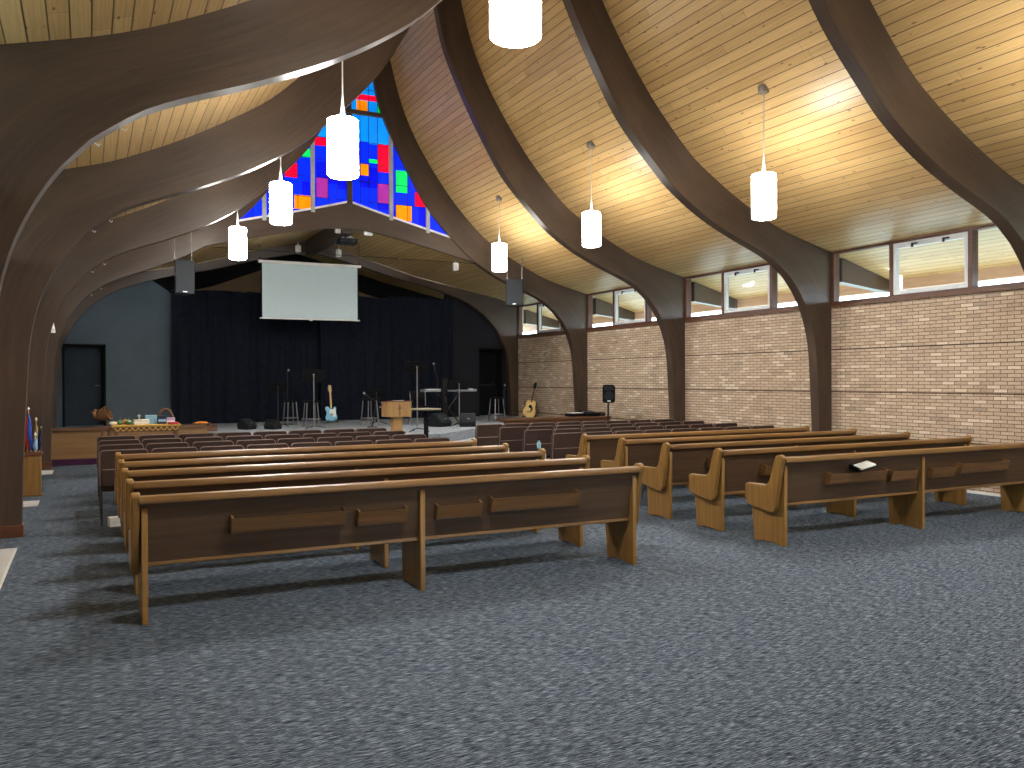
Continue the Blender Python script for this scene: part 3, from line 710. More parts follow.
# hanging speakers
def hang_speaker(label, x, y, zb, h, w, yaw, ztop):
    t = thing('hanging_speaker', label, 'speaker', (x, y, zb), yaw, 'hanging speakers')
    mb = MB(); mb.pz([(-w / 2, -.16), (w / 2, -.16), (w / 2 - .07, .18), (-w / 2 + .07, .18)], 0, h); obj('cabinet', mb, 'speaker', t, bevel=.012)
    mb = MB(); mb.b2((-w / 2 + .015, -.172, .015), (w / 2 - .015, -.158, h - .015)); g = obj('grille', mb, 'grille', t, bevel=.005)
    mb = MB(); mb.b2((-.04, -.178, .03), (.04, -.170, .05)); obj('badge', mb, 'white', g)
    for s in (-1, 1):
        mb = MB(); mb.tube([(s * (w / 2 - .03), 0, h), (s * (w / 2 - .03), 0, ztop[(s + 1) // 2] - zb)], .011, 8); mb.lathe([(.02, h), (.02, h + .05)], (s * (w / 2 - .03), 0, 0), 8); obj('rod', mb, 'steel', t)
hang_speaker('charcoal speaker on two rods near the flag pedestal side arches', 1.735, 18.3, 3.44, .68, .39, .12, (4.83, 5.03))
hang_speaker('charcoal speaker on two rods in front of the brick wall side arch', 9.25, 18.3, 3.46, .64, .42, -.5, (4.72, 4.65))

# spot lights and projector
def spot(label, x, y, z, zt, r=.075, h=.20, tiltx=0.0):
    t = thing('spotlight', label, 'spotlight', (x, y, z), 0, 'white cylinder spotlights'); R_ = rotx(tiltx)
    mb = MB(); mb.lathe([(.03, h / 2), (r * .8, h / 2 - .01), (r, h / 2 - .03), (r, -h / 2), (r - .012, -h / 2), (r - .012, -h / 2 + .04), (.01, -h / 2 + .04)], n=18, rot=R_); obj('can', mb, 'white', t)
    mb = MB(); mb.tube([(0, 0, h / 2 - .02), (0, .0, zt - z)], .012, 8); mb.lathe([(.05, zt - z - .02), (.05, zt - z)], n=12); obj('stem', mb, 'white', t)
spot('white can spotlight above the left half of the projection screen', 4.87, 22.0, 5.08, 5.33)
spot('white can spotlight above the right half of the projection screen', 5.93, 22.0, 5.04, 5.27)
spot('white can spotlight hung under the boards beside the hanging speaker', 8.17, 19.4, 4.50, 4.66)
for x, lab in ((5.17, 'white floodlight box under the tie beam, one beside the post'), (5.84, 'white floodlight box under the tie beam, one beside the projector')):
    t = thing('floodlight', lab, 'floodlight', (x, 19.1, 5.06), 0, 'white floodlight boxes')
    mb = MB(); mb.box((0, 0, .05), (.20, .12, .12), rotx(.25)); obj('housing', mb, 'white', t, bevel=.012)
    mb = MB(); mb.tube([(0, 0, .1), (0, 0, .22)], .014, 8); obj('bracket', mb, 'white', t)
t = thing('projector', 'dark ceiling projector on a white mount below the ridge beam', 'projector', (5.44, 19.45, 4.86))
mb = MB(); mb.box((0, 0, .07), (.44, .34, .13)); obj('body', mb, 'speaker', t, bevel=.035, seg=3)
mb = MB(); mb.lathe([(.05, 0), (.055, .03), (.04, .05)], (.08, -.17, .07), 16, rot=rotx(PI / 2)); obj('lens', mb, 'black_metal', t)
mb = MB(); mb.tube([(0, 0, .13), (0, 0, .46)], .03, 10); mb.tube([(-.12, -.08, .15), (0, 0, .24), (.12, .08, .15)], .015, 8); mb.tube([(-.12, .08, .15), (0, 0, .24), (.12, -.08, .15)], .015, 8); obj('mount', mb, 'white', t)

# ------------------------------------------------------------------ things on the stage
def stool(label, x, y, h=.63, rz=0, r=.17):
    t = thing('bar_stool', label, 'stool', (x, y, SZ), rz, 'chrome bar stools')
    mb = MB(); mb.lathe([(.02, h - .045), (r, h - .045), (r + .012, h - .03), (r + .012, h - .012), (r - .01, h), (.02, h)], n=24); obj('seat', mb, 'black', t)
    for k in range(4):
        a = PI / 4 + k * PI / 2; mb = MB(); mb.tube([(r * .88 * math.cos(a), r * .88 * math.sin(a), h - .045), (r * 1.2 * math.cos(a), r * 1.2 * math.sin(a), 0)], .014, 8); obj('leg', mb, 'chrome', t)
    for zz, rr in ((.19, 1.13), ):
        mb = MB(); mb.tube([(r * rr * math.cos(2 * PI * k / 24), r * rr * math.sin(2 * PI * k / 24), zz) for k in range(25)], .013, 6); obj('foot_ring', mb, 'chrome', t)
stool('chrome bar stool nearest the wedge monitors', 4.44, 21.0, .62, .2, .165)
stool('chrome bar stool behind the tall music stand', 4.72, 20.05, .63, .0, .19)
stool('chrome bar stool behind the lectern microphone', 6.06, 19.74, .66, .3, .185)
stool('chrome bar stool in front of the black door', 9.63, 20.12, .64, .1, .19)

def music_stand(label, x, y, zt, w=.52, hgt=.30, rz=0.0, tl=.35, pole='steel'):
    t = thing('music_stand', label, 'music stand', (x, y, SZ), rz, 'black music stands'); z = zt - SZ
    mb = MB(); mb.box((0, .03, z - hgt / 2), (w, .012, hgt), rotx(tl)); mb.box((0, .03, z - hgt + .01), (w, .07, .012)); obj('desk', mb, 'black', t, smooth=False)
    mb = MB(); mb.tube([(0, -.02, .05), (0, -.02, z - hgt * .45)], [.015, .010], 10); mb.ball((0, -.02, z - hgt * .45), .022, 8); obj('pole', mb, pole, t)
    for k in range(3):
        a = PI / 2 + k * 2 * PI / 3; mb = MB(); mb.tube([(0, -.02, .08), (.13 * math.cos(a), -.02 + .13 * math.sin(a), .06), (.26 * math.cos(a), -.02 + .26 * math.sin(a), .012)], .010, 6); obj('foot', mb, 'black_metal', t)
music_stand('tall black music stand in front of the stools beside blue guitar', 4.62, 19.37, 1.95)
music_stand('low black music stand beside the wedge monitors', 4.06, 20.62, 1.64, .45, .24, pole='black_metal')
music_stand('black music stand behind the lectern', 6.46, 20.5, 1.473, .48, .24, pole='black_metal')
music_stand('tall black music stand between lectern and keyboard', 6.27, 17.05, 2.09, .54, .28)
music_stand('black music stand in front of the keyboard', 7.99, 18.81, 1.70, .52, .26)

def mic_stand(label, x, y, z, pts, mic_dir=(.1, -.2, .1)):
    t = thing('microphone_stand', label, 'microphone stand', (x, y, z), 0, 'microphone stands')
    mb = MB(); mb.tube(pts, .010, 8); obj('pole', mb, 'black_metal', t)
    mb = MB(); mb.lathe([(.13, 0), (.13, .012), (.02, .03), (.012, .05)], n=20); obj('base', mb, 'black_metal', t)
    e = Vector(pts[-1]); d = Vector(mic_dir).normalized()
    mb = MB(); mb.tube([e - d * .02, e + d * .15], [.012, .019], 10); o = obj('microphone', mb, 'black_metal', t)
    mb = MB(); mb.ball(e + d * .17, .03, 10); obj('mic_head', mb, 'steel', o)
mic_stand('straight microphone stand behind the low music stand', 4.48, 21.55, SZ, [(0, 0, .02), (0, 0, 1.3)], (0, -.3, .12))
mic_stand('microphone stand behind the third stool, mic low by the lectern', 5.95, 19.2, SZ, [(0, 0, .02), (.1, 0, .6), (-.12, -.1, .72)], (-.5, -.3, .35))
mic_stand('microphone stand with boom above the keyboard', 7.75, 19.6, SZ, [(0, 0, .02), (0, 0, 1.15), (-.07, 0, 1.36)], (-.15, -.2, .4))
mic_stand('straight microphone stand at the stool by black door', 9.66, 19.75, SZ, [(0, 0, .02), (0, 0, .80)], (0, -.1, .3))

def wedge(label, x, y, rz, s=1.0, tip=0.0):
    t = thing('wedge_monitor', label, 'monitor speaker', (x, y, SZ), rz, 'stage wedge monitors')
    prof = [(-.20 * s, 0), (.20 * s, 0), (.24 * s, .14 * s), (.12 * s, .33 * s), (.02 * s, .33 * s), (-.24 * s, .10 * s)]
    mb = MB(); mb.px(prof, -.2 * s, .2 * s); obj('cabinet', mb, 'speaker', t, bevel=.012)
    a = math.atan2(.23, .26); mb = MB(); mb.box((0, -.117 * s, .222 * s), (.36 * s, .30 * s, .012), rotx(a)); g = obj('grille', mb, 'grille', t, bevel=.004)
    mb = MB(); mb.box((.02 * s, -.16 * s, .196 * s), (.07 * s, .03 * s, .014), rotx(a)); obj('badge', mb, 'steel', g)
wedge('black wedge monitor farthest from the stools', 3.24, 19.98, .7, .72)
wedge('black wedge monitor closest to the stools', 3.76, 19.66, 2.3, .68)
wedge('black wedge monitor nearest the lectern, under the keyboard', 7.45, 18.7, .5, .95)
wedge('black wedge monitor below the keyboard music stand', 8.02, 18.36, -.4, .95)

# keyboard with stand, gig bag
t = thing('stage_keyboard', 'silver stage keyboard on a stand behind the lectern', 'keyboard', (7.90, 19.25, SZ - .0))
mb = MB(); mb.b2((-.68, -.14, .815), (.70, .16, .875)); obj('case', mb, 'silver', t, bevel=.012)
mb = MB(); mb.b2((-.6, -.13, .873), (.6, -.02, .883)); obj('keys', mb, 'white', t, smooth=False)
mb = MB(); mb.b2((-.6, .05, .873), (.6, .14, .905)); obj('control_panel', mb, 'speaker', t, bevel=.006)
for s in (-1, 1):
    mb = MB(); mb.tube([(-s * .3, 0, .01), (s * .3, 0, .805)], .015, 8); mb.tube([(s * .3, -.13, .80), (s * .3, .14, .80)], .012, 8); mb.tube([(-s * .3, -.2, .012), (-s * .3, .2, .012)], .012, 8); obj('stand', mb, 'black_metal', t)
t = thing('gig_bag', 'tall black gig bag standing upright before the keyboard', 'bag', (7.70, 18.98, SZ))
mb = MB(); mb.py([(-.05, .0), (.10, .0), (.10, .42), (.075, .6), (.07, 1.12), (.055, 1.15), (-.05, 1.15), (-.065, 1.12), (-.065, .55), (-.075, .42), (-.075, 0)], 0, .10); obj('bag', mb, 'black', t, bevel=.02)
mb = MB(); mb.tube([(.0, -.005, .55), (.0, -.05, .62), (.0, -.005, .7)], .012, 8); obj('handle', mb, 'black_metal', t)
t = thing('folding_chair', 'chrome framed chair behind the high round table', 'chair', (7.35, 19.9, SZ))
for s in (-1, 1):
    mb = MB(); mb.tube([(s * .2 - .02, -.1, 0), (s * .2, .0, .44), (s * .2 + .03, .12, .82)], .012, 8); obj('leg', mb, 'chrome', t)
    mb = MB(); mb.tube([(s * .2, .2, 0), (s * .2, -.18, .44)], .012, 8); obj('leg', mb, 'chrome', t)
mb = MB(); mb.b2((-.2, -.2, .42), (.2, .2, .46)); obj('seat', mb, 'black', t, bevel=.015)
mb = MB(); mb.b2((-.18, .09, .62), (.22, .12, .82)); obj('backrest', mb, 'black', t, bevel=.015)

# lectern
t = thing('lectern', 'light wooden lectern with a cross on its front', 'lectern', (5.78, 16.95, SZ), .02)
mb = MB(); mb.b2((-.10, -.09, .03), (.10, .09, .36)); obj('column', mb, 'lectern', t, bevel=.006)
mb = MB(); mb.b2((-.16, -.17, 0), (.16, .17, .035)); obj('foot', mb, 'lectern', t, bevel=.006)
mb = MB(); mb.px([(-.20, .34), (.2, .34), (.2, .63), (-.20, .655)], -.26, .26); obj('box', mb, 'lectern', t, bevel=.006)
mb = MB(); mb.box((0, 0, .655), (.56, .44, .02), rotx(-.06)); top = obj('desk_top', mb, 'redwood', t, bevel=.008)
mb = MB(); mb.b2((-.009, -.206, .38), (.009, -.199, .58)); mb.b2((-.05, -.206, .515), (.05, -.199, .533)); mb.b2((-.016, -.206, .565), (.016, -.199, .585)); mb.b2((-.016, -.206, .38), (.016, -.199, .392)); obj('cross', mb, 'rail_brown', t, smooth=False)
mb = MB(); mb.tube([(-.3, -.05, .6), (-.34, -.08, .57), (-.40, -.12, .55)], [.009, .009, .02], 8); obj('microphone', mb, 'steel', t)
mb = MB(); mb.box((.02, -.01, .671), (.22, .16, .010), rotx(-.06)); tag(obj('sheet_of_notes', mb, 'paper', smooth=False), 'white papers lying on the lectern top', 'paper'); o = bpy.data.objects['sheet_of_notes']; o.location = (5.78, 16.95, SZ); o.rotation_euler = (0, 0, .02)
# high round table in front of the stage
t = thing('high_table', 'small round high table on a black post before the stage', 'table', (5.83, 15.35, 0))
mb = MB(); mb.lathe([(.01, 1.11), (.29, 1.11), (.295, 1.115), (.295, 1.13), (.29, 1.138), (.01, 1.138)], n=32); obj('tabletop', mb, 'laminate', t)
mb = MB(); mb.tube([(0, 0, .03), (0, 0, 1.10)], .045, 16); obj('post', mb, 'black', t)
mb = MB(); mb.lathe([(.24, 0), (.24, .015), (.05, .05), (.045, .06)], n=24); obj('base', mb, 'black', t)

# guitars
def guitar(name, label, loc, rot, outline, th, top, side, neck, neck_len, head, elec):
    t = thing(name, label, 'guitar', loc); t.rotation_euler = rot
    mb = MB(); mb.py(outline, 0, th); b = obj('body', mb, side, t, bevel=.008)
    if not elec:
        mb = MB(); mb.py([(x * .985, .003 + z * .99) for x, z in outline], -.004, 0.002); obj('soundboard', mb, top, t)
        mb = MB(); mb.lathe([(.05, 0), (.05, .003)], (0, -.004, .315), 20, rot=rotx(PI / 2)); obj('sound_hole', mb, 'black', t)
        mb = MB(); mb.pz([(-.0, 0)] * 0 + [(.02, -.009), (.085, -.009), (.085, -.004), (.02, -.004)], .19, .31); obj('pickguard', mb, 'mahogany', t)
        mb = MB(); mb.b2((-.075, -.014, .15), (.075, -.004, .172)); obj('bridge', mb, 'black', t, bevel=.003)
    else:
        mb = MB(); mb.py([(-.02, .12), (.10, .10), (.12, .2), (.115, .27), (.10, .33), (.05, .30), (-.04, .31), (-.05, .2)], -.006, .0); obj('pickguard', mb, 'pearl', t)
        mb = MB(); mb.b2((-.04, -.014, .12), (.04, -.004, .19)); obj('bridge', mb, 'steel', t, bevel=.003)
    z0 = max(p[1] for p in outline) - (.06 if not elec else .05)
    mb = MB(); mb.b2((-.021, -.012, z0), (.021, .012, z0 + neck_len)); obj('neck', mb, neck, t, bevel=.004)
    z1 = z0 + neck_len; mb = MB(); mb.py([(-.03, z1 - .01), (.03, z1 - .01), (.042, z1 + .05), (.03, z1 + .17), (-.03, z1 + .18), (-.045, z1 + .05)], -.006, .014); hd = obj('headstock', mb, head, t, bevel=.003)
    mb = MB()
    for k in range(3):
        for s in ((-1, 1) if not elec else (-1,)): mb.tube([(s * .035, .004, z1 + .04 + .045 * k), (s * .065, .004, z1 + .04 + .045 * k)], .008, 6)
    obj('tuner', mb, 'steel', hd)
tele = [(-.10, .0), (.06, -.005), (.135, .035), (.155, .11), (.125, .19), (.115, .24), (.14, .31), (.13, .355), (.09, .37), (.065, .33), (.05, .30), (-.03, .315), (-.06, .36), (-.12, .375), (-.155, .34), (-.15, .29), (-.12, .24), (-.125, .17), (-.16, .10), (-.15, .04)]
guitar('electric_guitar', 'sky blue electric guitar on a floor stand before the curtain', (5.64, 21.67, SZ + .06), (-.16, 0, .1), tele, .045, None, 'skyblue', 'maple', .43, 'maple', True)
dread = []
for k in range(40):
    a = 2 * PI * k / 40; z = .25 - .25 * math.cos(a); w = .195 if z < .25 else .145
    base = [(0, .0), (.02, .11), (.06, .17), (.13, .198), (.21, .19), (.29, .150), (.36, .138), (.43, .145), (.48, .115), (.50, .05), (.5, 0)]
    dread.append(((1 if k < 20 else -1) * max(.0, interp(base, z)), z))
dread = [p for i, p in enumerate(dread) if i not in (0, 20)]
dread = [(-.05, .0)] + [(.05, .0)] + [p for p in dread if p[0] > 0 and p[1] > .012] + [p for p in dread if p[0] < 0 and p[1] > .012]
guitar('acoustic_guitar', 'spruce top acoustic guitar leaning by the brick wall', (11.12, 21.2, SZ + .03), (-.13, .20, -.85), dread, .11, 'spruce', 'mahogany', 'mahogany', .40, 'black', False)
for (x, y, n) in ((5.64, 21.70, 'blue electric guitar'), (11.12, 21.26, 'acoustic guitar')):
    t = thing('guitar_stand', 'black guitar stand under the ' + n, 'guitar stand', (x, y, SZ))
    mb = MB(); mb.tube([(-.14, -.12, .01), (0, .1, .22), (.14, -.12, .01)], .009, 6); mb.tube([(0, .1, .22), (0, .26, .01)], .009, 6); mb.tube([(0, .1, .2), (0, .14, .5)], .009, 6); obj('frame', mb, 'black_metal', t)
    mb = MB(); mb.tube([(-.1, -.08, .07), (-.1, .06, .05), (.1, .06, .05), (.1, -.08, .07)], .009, 6); obj('cradle', mb, 'black_metal', t)

# mixer, papers, laptop on the right panel
t = thing('mixer', 'black mixing desk on the ledge by the brick wall', 'mixer', (11.06, 17.84, .775))
mb = MB(); mb.px([(-.2, 0), (.2, 0), (.2, .13), (-.2, .07)], -.19, .19); obj('case', mb, 'black', t, bevel=.006)
mb = MB()
for i in range(7): mb.lathe([(.012, .0), (.010, .02)], (-.15 + .05 * i, .02, .10), 8)
obj('control_knobs', mb, 'steel', t)
t = thing('equipment_case', 'black equipment box under white paper, ledge by brick wall', 'case', (10.66, 17.84, .775))
mb = MB(); mb.b2((-.2, -.15, 0), (.2, .15, .08)); obj('box', mb, 'black', t, bevel=.008)
mb = MB(); mb.b2((-.17, -.13, .081), (.15, .12, .095)); tag(obj('paper_sheets', mb, 'paper', smooth=False), 'white papers on the black box on the ledge', 'paper').location = (10.66, 17.84, .775)
t = thing('microphone_case', 'small black case beside the mixing desk', 'case', (11.39, 17.9, .775), .05)
mb = MB(); mb.b2((-.11, -.12, 0), (.11, .12, .085)); obj('box', mb, 'black', t, bevel=.015)
mb = MB(); mb.tube([(-.05, -.12, .05), (-.05, -.15, .05), (.05, -.15, .05), (.05, -.12, .05)], .007, 6); obj('handle', mb, 'steel', t)

# pa speaker on pole
t = thing('speaker_stand', 'black pole stand holding the loudspeaker by the brick wall', 'stand', (10.75, 16.5, 0))
mb = MB(); mb.tube([(0, 0, .05), (0, 0, 1.138)], .02, 10); obj('pole', mb, 'black_metal', t)
for k in range(3):
    a = k * 2 * PI / 3 + .4; mb = MB(); mb.tube([(0, 0, .6), (.4 * math.cos(a), .4 * math.sin(a), .015)], .012, 8); obj('leg', mb, 'black_metal', t)
t = thing('pa_speaker', 'black moulded loudspeaker on a pole by the brick wall', 'speaker', (10.75, 16.5, 1.14), -.45)
mb = MB(); mb.prism([(-.13, 0), (.13, 0), (.15, .05), (.15, .36), (.12, .42), (-.12, .42), (-.15, .36), (-.15, .05)], lambda p: (p[0], -.14, p[1]), lambda p: (p[0] * .7, .14, .03 + p[1] * .88)); obj('cabinet', mb, 'black', t, bevel=.025, seg=3)
mb = MB(); mb.lathe([(.105, 0), (.10, .008), (.03, .0)], (0, -.142, .16), 24, rot=rotx(PI / 2)); obj('woofer', mb, 'grille', t)
mb = MB(); mb.py([(-.11, .29), (.11, .29), (.11, .38), (-.11, .38)], -.15, -.138); obj('horn', mb, 'grille', t, bevel=.008)
mb = MB(); mb.b2((-.035, -.150, .03), (.035, -.138, .055)); obj('badge', mb, 'white', t)

# ------------------------------------------------------------------ harvest table in front of the stage
DZ = .90
t = thing('display_table', 'gold edged display table before the stage panel', 'table', (.95, 16.9, 0))
mb = MB(); mb.b2((-.58, -.22, DZ - .035), (.58, .22, DZ)); obj('tabletop', mb, 'goldcloth', t, bevel=.008)
mb = MB(); mb.b2((-.54, -.20, DZ - .13), (.54, .20, DZ - .035)); obj('apron', mb, 'rail_brown', t, bevel=.004)
mb = MB()
for k in range(11):
    x0 = -.53 + k * .0964
    mb.tube([(x0 + .0964 * q / 6, -.212, DZ - .045 - .06 * math.sin(PI * q / 6)) for q in range(7)], .009, 6)
obj('garland', mb, 'goldcloth', t)
for sx in (-1, 1):
    for sy in (-1, 1): mb = MB(); mb.b2((sx * .5 - .025, sy * .17 - .025, 0), (sx * .5 + .025, sy * .17 + .025, DZ - .13)); obj('leg', mb, 'rail_brown', t)
t = thing('side_shelf', 'dark brown wooden stand supporting the cornucopia basket', 'stand', (.22, 16.98, 0))
mb = MB(); mb.b2((-.2, -.16, DZ - .07), (.14, .16, DZ - .025)); obj('top', mb, 'rail_brown', t, bevel=.006)
for sx in (.0, .11): mb = MB(); mb.b2((sx - .02, -.14, 0), (sx + .02, .14, DZ - .07)); obj('leg', mb, 'rail_brown', t)
t = thing('cornucopia', 'wicker horn basket with dark open mouth on the brown stand', 'basket', (.13, 16.95, DZ - .025))
R_ = rotz(-.35) @ roty(1.15)
mb = MB(); mb.lathe([(.02, 0), (.075, .015), (.115, .08), (.135, .2), (.123, .2), (.105, .09), (.065, .03), (.01, .025)], (.03, 0, .17), 24, rot=R_); obj('horn', mb, 'wicker', t)
mb = MB(); mb.lathe([(.01, .10), (.102, .10), (.102, .103), (.01, .103)], (.03, 0, .17), 20, rot=R_); obj('lining', mb, 'black', t)
mb = MB(); mb.tube([(.05, 0, .18), (-.02, 0, .2), (-.045, 0, .25), (-.01, 0, .29), (.03, 0, .285)], [.07, .06, .045, .03, .015], 10); obj('tail', mb, 'wicker', t)
t = thing('bread_loaf', 'pale bread roll lying at the mouth of the horn basket', 'bread', (.40, 16.78, DZ)); mb = MB(); mb.ball((0, 0, .035), (.07, .045, .035), 12); obj('roll', mb, 'cream', t)
for i, (x, y, z, m, lab) in enumerate([(.51, 16.84, DZ, 'green', 'green squash with leaves on the display table'), (.65, 16.80, DZ, 'green', 'second green squash lying next to the white box'), (.60, 16.99, DZ, 'orange', 'small orange gourd behind the green squashes')]):
    t = thing('gourd', lab, 'gourd', (x, y, z), group='gourds on the display table')
    mb = MB(); mb.ball((0, 0, .045), (.062, .05, .045), 12); obj('fruit', mb, m, t)
    mb = MB(); mb.tube([(0, 0, .085), (.015, 0, .12)], [.01, .006], 6); obj('stem', mb, 'khaki', t)
def boxy(name, label, cat, loc, d, m, rz=0, band=None):
    t = thing(name, label, cat, loc, rz)
    mb = MB(); mb.b2((-d[0] / 2, -d[1] / 2, 0), (d[0] / 2, d[1] / 2, d[2])); obj('carton', mb, m, t, bevel=.005)
    if band:
        mb = MB(); mb.b2((-d[0] / 2 - .001, -d[1] / 2 - .002, d[2] * .3), (d[0] / 2 + .001, -d[1] / 2 + .01, d[2] * .6)); obj('band', mb, band, t, smooth=False)
    return t
boxy('candle_box', 'low white box with a small cross on the display table', 'box', (.86, 16.82, DZ), (.26, .16, .09), 'cream', .1, 'paper')
t = thing('table_cross', 'small white cross standing on the white box', 'cross', (.83, 16.83, DZ + .09)); mb = MB(); mb.b2((-.008, -.008, 0), (.008, .008, .10)); mb.b2((-.03, -.008, .06), (.03, .008, .076)); obj('cross', mb, 'white', t, smooth=False)
boxy('tissue_box', 'light blue tissue box on the display table', 'box', (1.04, 17.0, DZ), (.20, .14, .16), 'aqua', 0, 'ltblue')
boxy('gift_box', 'navy blue patterned box beside the wicker arch', 'box', (1.21, 16.84, DZ), (.13, .15, .15), 'navy', .05, 'ltblue')
boxy('gift_box', 'pink white box beside the navy box', 'box', (1.37, 16.86, DZ), (.14, .14, .11), 'lilac', -.1, 'paper')
boxy('book', 'red book lying at the end of the display table', 'book', (1.40, 16.715, DZ), (.16, .12, .035), 'red', .2)
t = thing('wicker_arch', 'arched wicker basket handle standing behind the boxes', 'basket', (1.29, 17.02, DZ))
mb = MB(); mb.tube([(.13 * math.cos(PI * k / 14), 0, .06 + .2 * math.sin(PI * k / 14)) for k in range(15)], .024, 10); obj('handle', mb, 'wicker', t)
mb = MB(); mb.lathe([(.06, 0), (.085, .06), (.08, .07), (.05, .02)], n=20); obj('bowl', mb, 'wicker', t)
t = thing('wooden_chest', 'dark brown wooden chest on the stage left of wedge monitors', 'chest', (2.25, 19.68, SZ))
mb = MB(); mb.b2((-.28, -.16, 0), (.28, .16, .10)); obj('box', mb, 'rail_brown', t, bevel=.008)
mb = MB(); mb.b2((-.29, -.17, .10), (.29, .17, .125)); obj('lid', mb, 'redwood', t, bevel=.006)
t = thing('bread_basket', 'flat wicker basket on top of the brown chest', 'basket', (2.22, 19.66, SZ + .125))
mb = MB(); mb.lathe([(.14, 0), (.2, .05), (.195, .06), (.13, .012)], n=24); obj('tray', mb, 'wicker', t)
mb = MB(); mb.ball((0, 0, .05), (.15, .1, .05), 12); obj('loaf', mb, 'orange', t)

# flags on pedestal
t = thing('wooden_pedestal', 'honey wood pedestal against the wall holding small flags', 'pedestal', (-.745, 14.42, 0))
mb = MB(); mb.b2((-.115, -.115, .03), (.115, .115, .60)); obj('box', mb, 'oak', t, bevel=.006)
mb = MB(); mb.b2((-.135, -.135, .60), (.135, .135, .645)); obj('top', mb, 'redwood', t, bevel=.006)
mb = MB(); mb.b2((-.135, -.135, 0), (.135, .135, .03)); obj('base', mb, 'oakx', t, bevel=.006)
def flag(label, x, y, m, h, lean, tipm='maple'):
    t = thing('furled_flag', label, 'flag', (x, y, .645), 0, 'small furled flags')
    mb = MB(); mb.tube([(0, 0, 0), (lean, 0, h)], .007, 6); obj('staff', mb, 'maple', t)
    mb = MB(); rs = [.012, .026, .034, .03, .022, .01]; mb.tube([(lean * k / 5 + .006 * math.sin(k * 2), 0, h * (.06 + .86 * k / 5)) for k in range(6)], rs, 8); obj('cloth', mb, m, t)
    mb = MB(); mb.lathe([(.005, h), (.02, h + .02), (.012, h + .045), (.002, h + .06)], (lean, 0, 0), 8); obj('finial', mb, tipm, t)
flag('small furled red flag on the wooden pedestal', -.805, 14.40, 'red', .60, -.02, 'red')
flag('small furled blue flag on the wooden pedestal', -.757, 14.35, 'blue', .62, -.03, 'steel')
flag('small furled khaki flag on the wooden pedestal', -.71, 14.40, 'khaki', .46, .02, 'cream')
flag('small furled navy flag on the wooden pedestal', -.66, 14.47, 'navy', .38, .03, 'navy')
flag('short pale blue furled flag at front of the pedestal', -.70, 14.33, 'ltblue', .24, .0, 'paper')

# floor registers
for x, y, L, lab in ((-.76, 8.8, 2.2, 'long pale floor register along the wall, nearest the camera'), (-.73, 13.42, .56, 'white floor register along the wall before the pedestal'), (-.70, 17.9, .7, 'white floor register along the wall before the stage panel')):
    t = thing('floor_register', lab, 'vent', (x, y, 0), 0, 'white floor registers'); h = L / 2
    mb = MB(); mb.b2((-.11, -h, 0), (.11, -h + .015, .012)); mb.b2((-.11, h - .015, 0), (.11, h, .012)); mb.b2((-.11, -h, 0), (-.09, h, .012)); mb.b2((.09, -h, 0), (.11, h, .012)); obj('frame', mb, 'white', t, smooth=False)
    mb = MB()
    for k in range(int((L - .04) / .03)): mb.b2((-.09, -h + .02 + k * .03, .002), (.09, -h + .034 + k * .03, .010))
    obj('grille', mb, 'white', t, smooth=False)
    mb = MB(); mb.b2((-.09, -h + .02, 0), (.09, h - .02, .003)); obj('duct', mb, 'speaker', t, smooth=False)
t = thing('wall_sconce', 'small white cone sconce on the arch post left of the door', 'sconce', (-.61, 18.61, 2.63))
mb = MB(); mb.lathe([(.055, 0), (.06, .02), (.02, .24), (.005, .25)], n=18); obj('shade', mb, 'white', t)
mb = MB(); mb.b2((-.02, .0, .06), (.02, .065, .12)); obj('bracket', mb, 'white', t)
mb = MB(); mb.b2((XR - .015, 6.9, 0), (XR, 10.6, .035)); struct('baseboard_right', mb, 'white', 'low white skirting at the foot of the brick wall', 'baseboard', smooth=False)

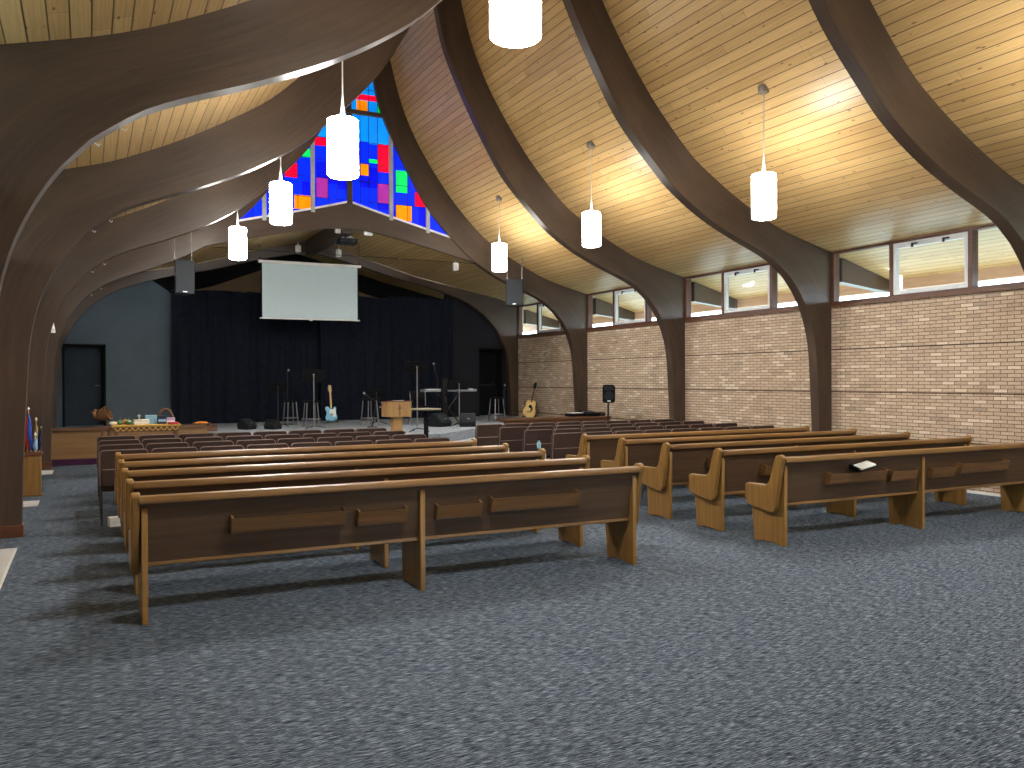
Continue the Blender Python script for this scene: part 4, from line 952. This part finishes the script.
# small things on the pews
t = thing('hymn_book', 'black covered book lying open across the rack of last pew', 'book', (7.33, 6.325, .715))
R_ = rotx(.25) @ roty(-.2)
mb = MB(); mb.box((-.03, 0, .035), (.26, .13, .012), R_); mb.box((-.155, 0, .03), (.012, .13, .05), R_); obj('cover', mb, 'black', t, smooth=False)
mb = MB(); mb.box((.0, .0, .052), (.2, .12, .024), R_); obj('pages', mb, 'paper', t, smooth=False)
for k, ly in ((2, 8.27), (3, 9.20)):
    pw = PL[k]
    mb = MB(); mb.b2((4.27, .02, .78), (4.305, .12, .86)); mb.b2((4.276, .028, .86), (4.30, .112, .90)); o = obj('card_holder', mb, 'white', pw, smooth=False); o['label'] = 'white card holder on the aisle end'
t = thing('water_bottle', 'small pale bottle on top of the middle oak pew end', 'bottle', (4.47, 8.262, .926))
mb = MB(); mb.lathe([(.018, 0), (.022, .01), (.022, .06), (.010, .08), (.010, .09)], n=12); obj('bottle', mb, 'aqua', t)
mb = MB(); mb.lathe([(.012, .088), (.012, .105)], n=10); obj('cap', mb, 'black', t)
boxy('tissue_box', 'white tissue box on the floor under the end brown chair', 'box', (.27, 10.92, 0), (.13, .12, .11), 'paper', .2, 'white')

# ------------------------------------------------------------------ world, camera, view
w = bpy.data.worlds.new('World'); bpy.context.scene.world = w; w.use_nodes = True
nt = w.node_tree; bg = nt.nodes['Background']
sky = nt.nodes.new('ShaderNodeTexSky'); sky.sky_type = 'HOSEK_WILKIE'; sky.turbidity = 6; sky.ground_albedo = .5
sky.sun_direction = Vector((.3, -.5, .8)).normalized()
mx = nt.nodes.new('ShaderNodeMix'); mx.data_type = 'RGBA'; mx.inputs[0].default_value = .75
nt.links.new(sky.outputs[0], mx.inputs[6]); mx.inputs[7].default_value = (.78, .88, 1.0, 1)
nt.links.new(mx.outputs[2], bg.inputs[0]); bg.inputs[1].default_value = 10.0

cam = bpy.data.cameras.new('camera'); co = bpy.data.objects.new('camera', cam); C.objects.link(co)
yaw, pitch, roll = .4644, -.0059, -.0045
d = Vector((math.sin(yaw) * math.cos(pitch), math.cos(yaw) * math.cos(pitch), math.sin(pitch)))
r = Vector((math.cos(yaw), -math.sin(yaw), 0)); u = r.cross(d)
r2 = math.cos(roll) * r + math.sin(roll) * u; u2 = -math.sin(roll) * r + math.cos(roll) * u
co.matrix_world = Matrix(((r2.x, u2.x, -d.x, 0), (r2.y, u2.y, -d.y, 0), (r2.z, u2.z, -d.z, 1.698), (0, 0, 0, 1)))
cam.sensor_width = 36; cam.lens = 846.56 * 36 / 1024; cam.clip_start = .05; cam.clip_end = 300
sc = bpy.context.scene; sc.camera = co
sc.view_settings.view_transform = 'Standard'; sc.view_settings.look = 'None'; sc.view_settings.gamma = 1; sc.view_settings.use_curve_mapping = False
sc.view_settings.exposure = 0.36
sc.cycles.use_denoising = True; sc.cycles.max_bounces = 8; sc.cycles.diffuse_bounces = 5; sc.cycles.sample_clamp_indirect = 6
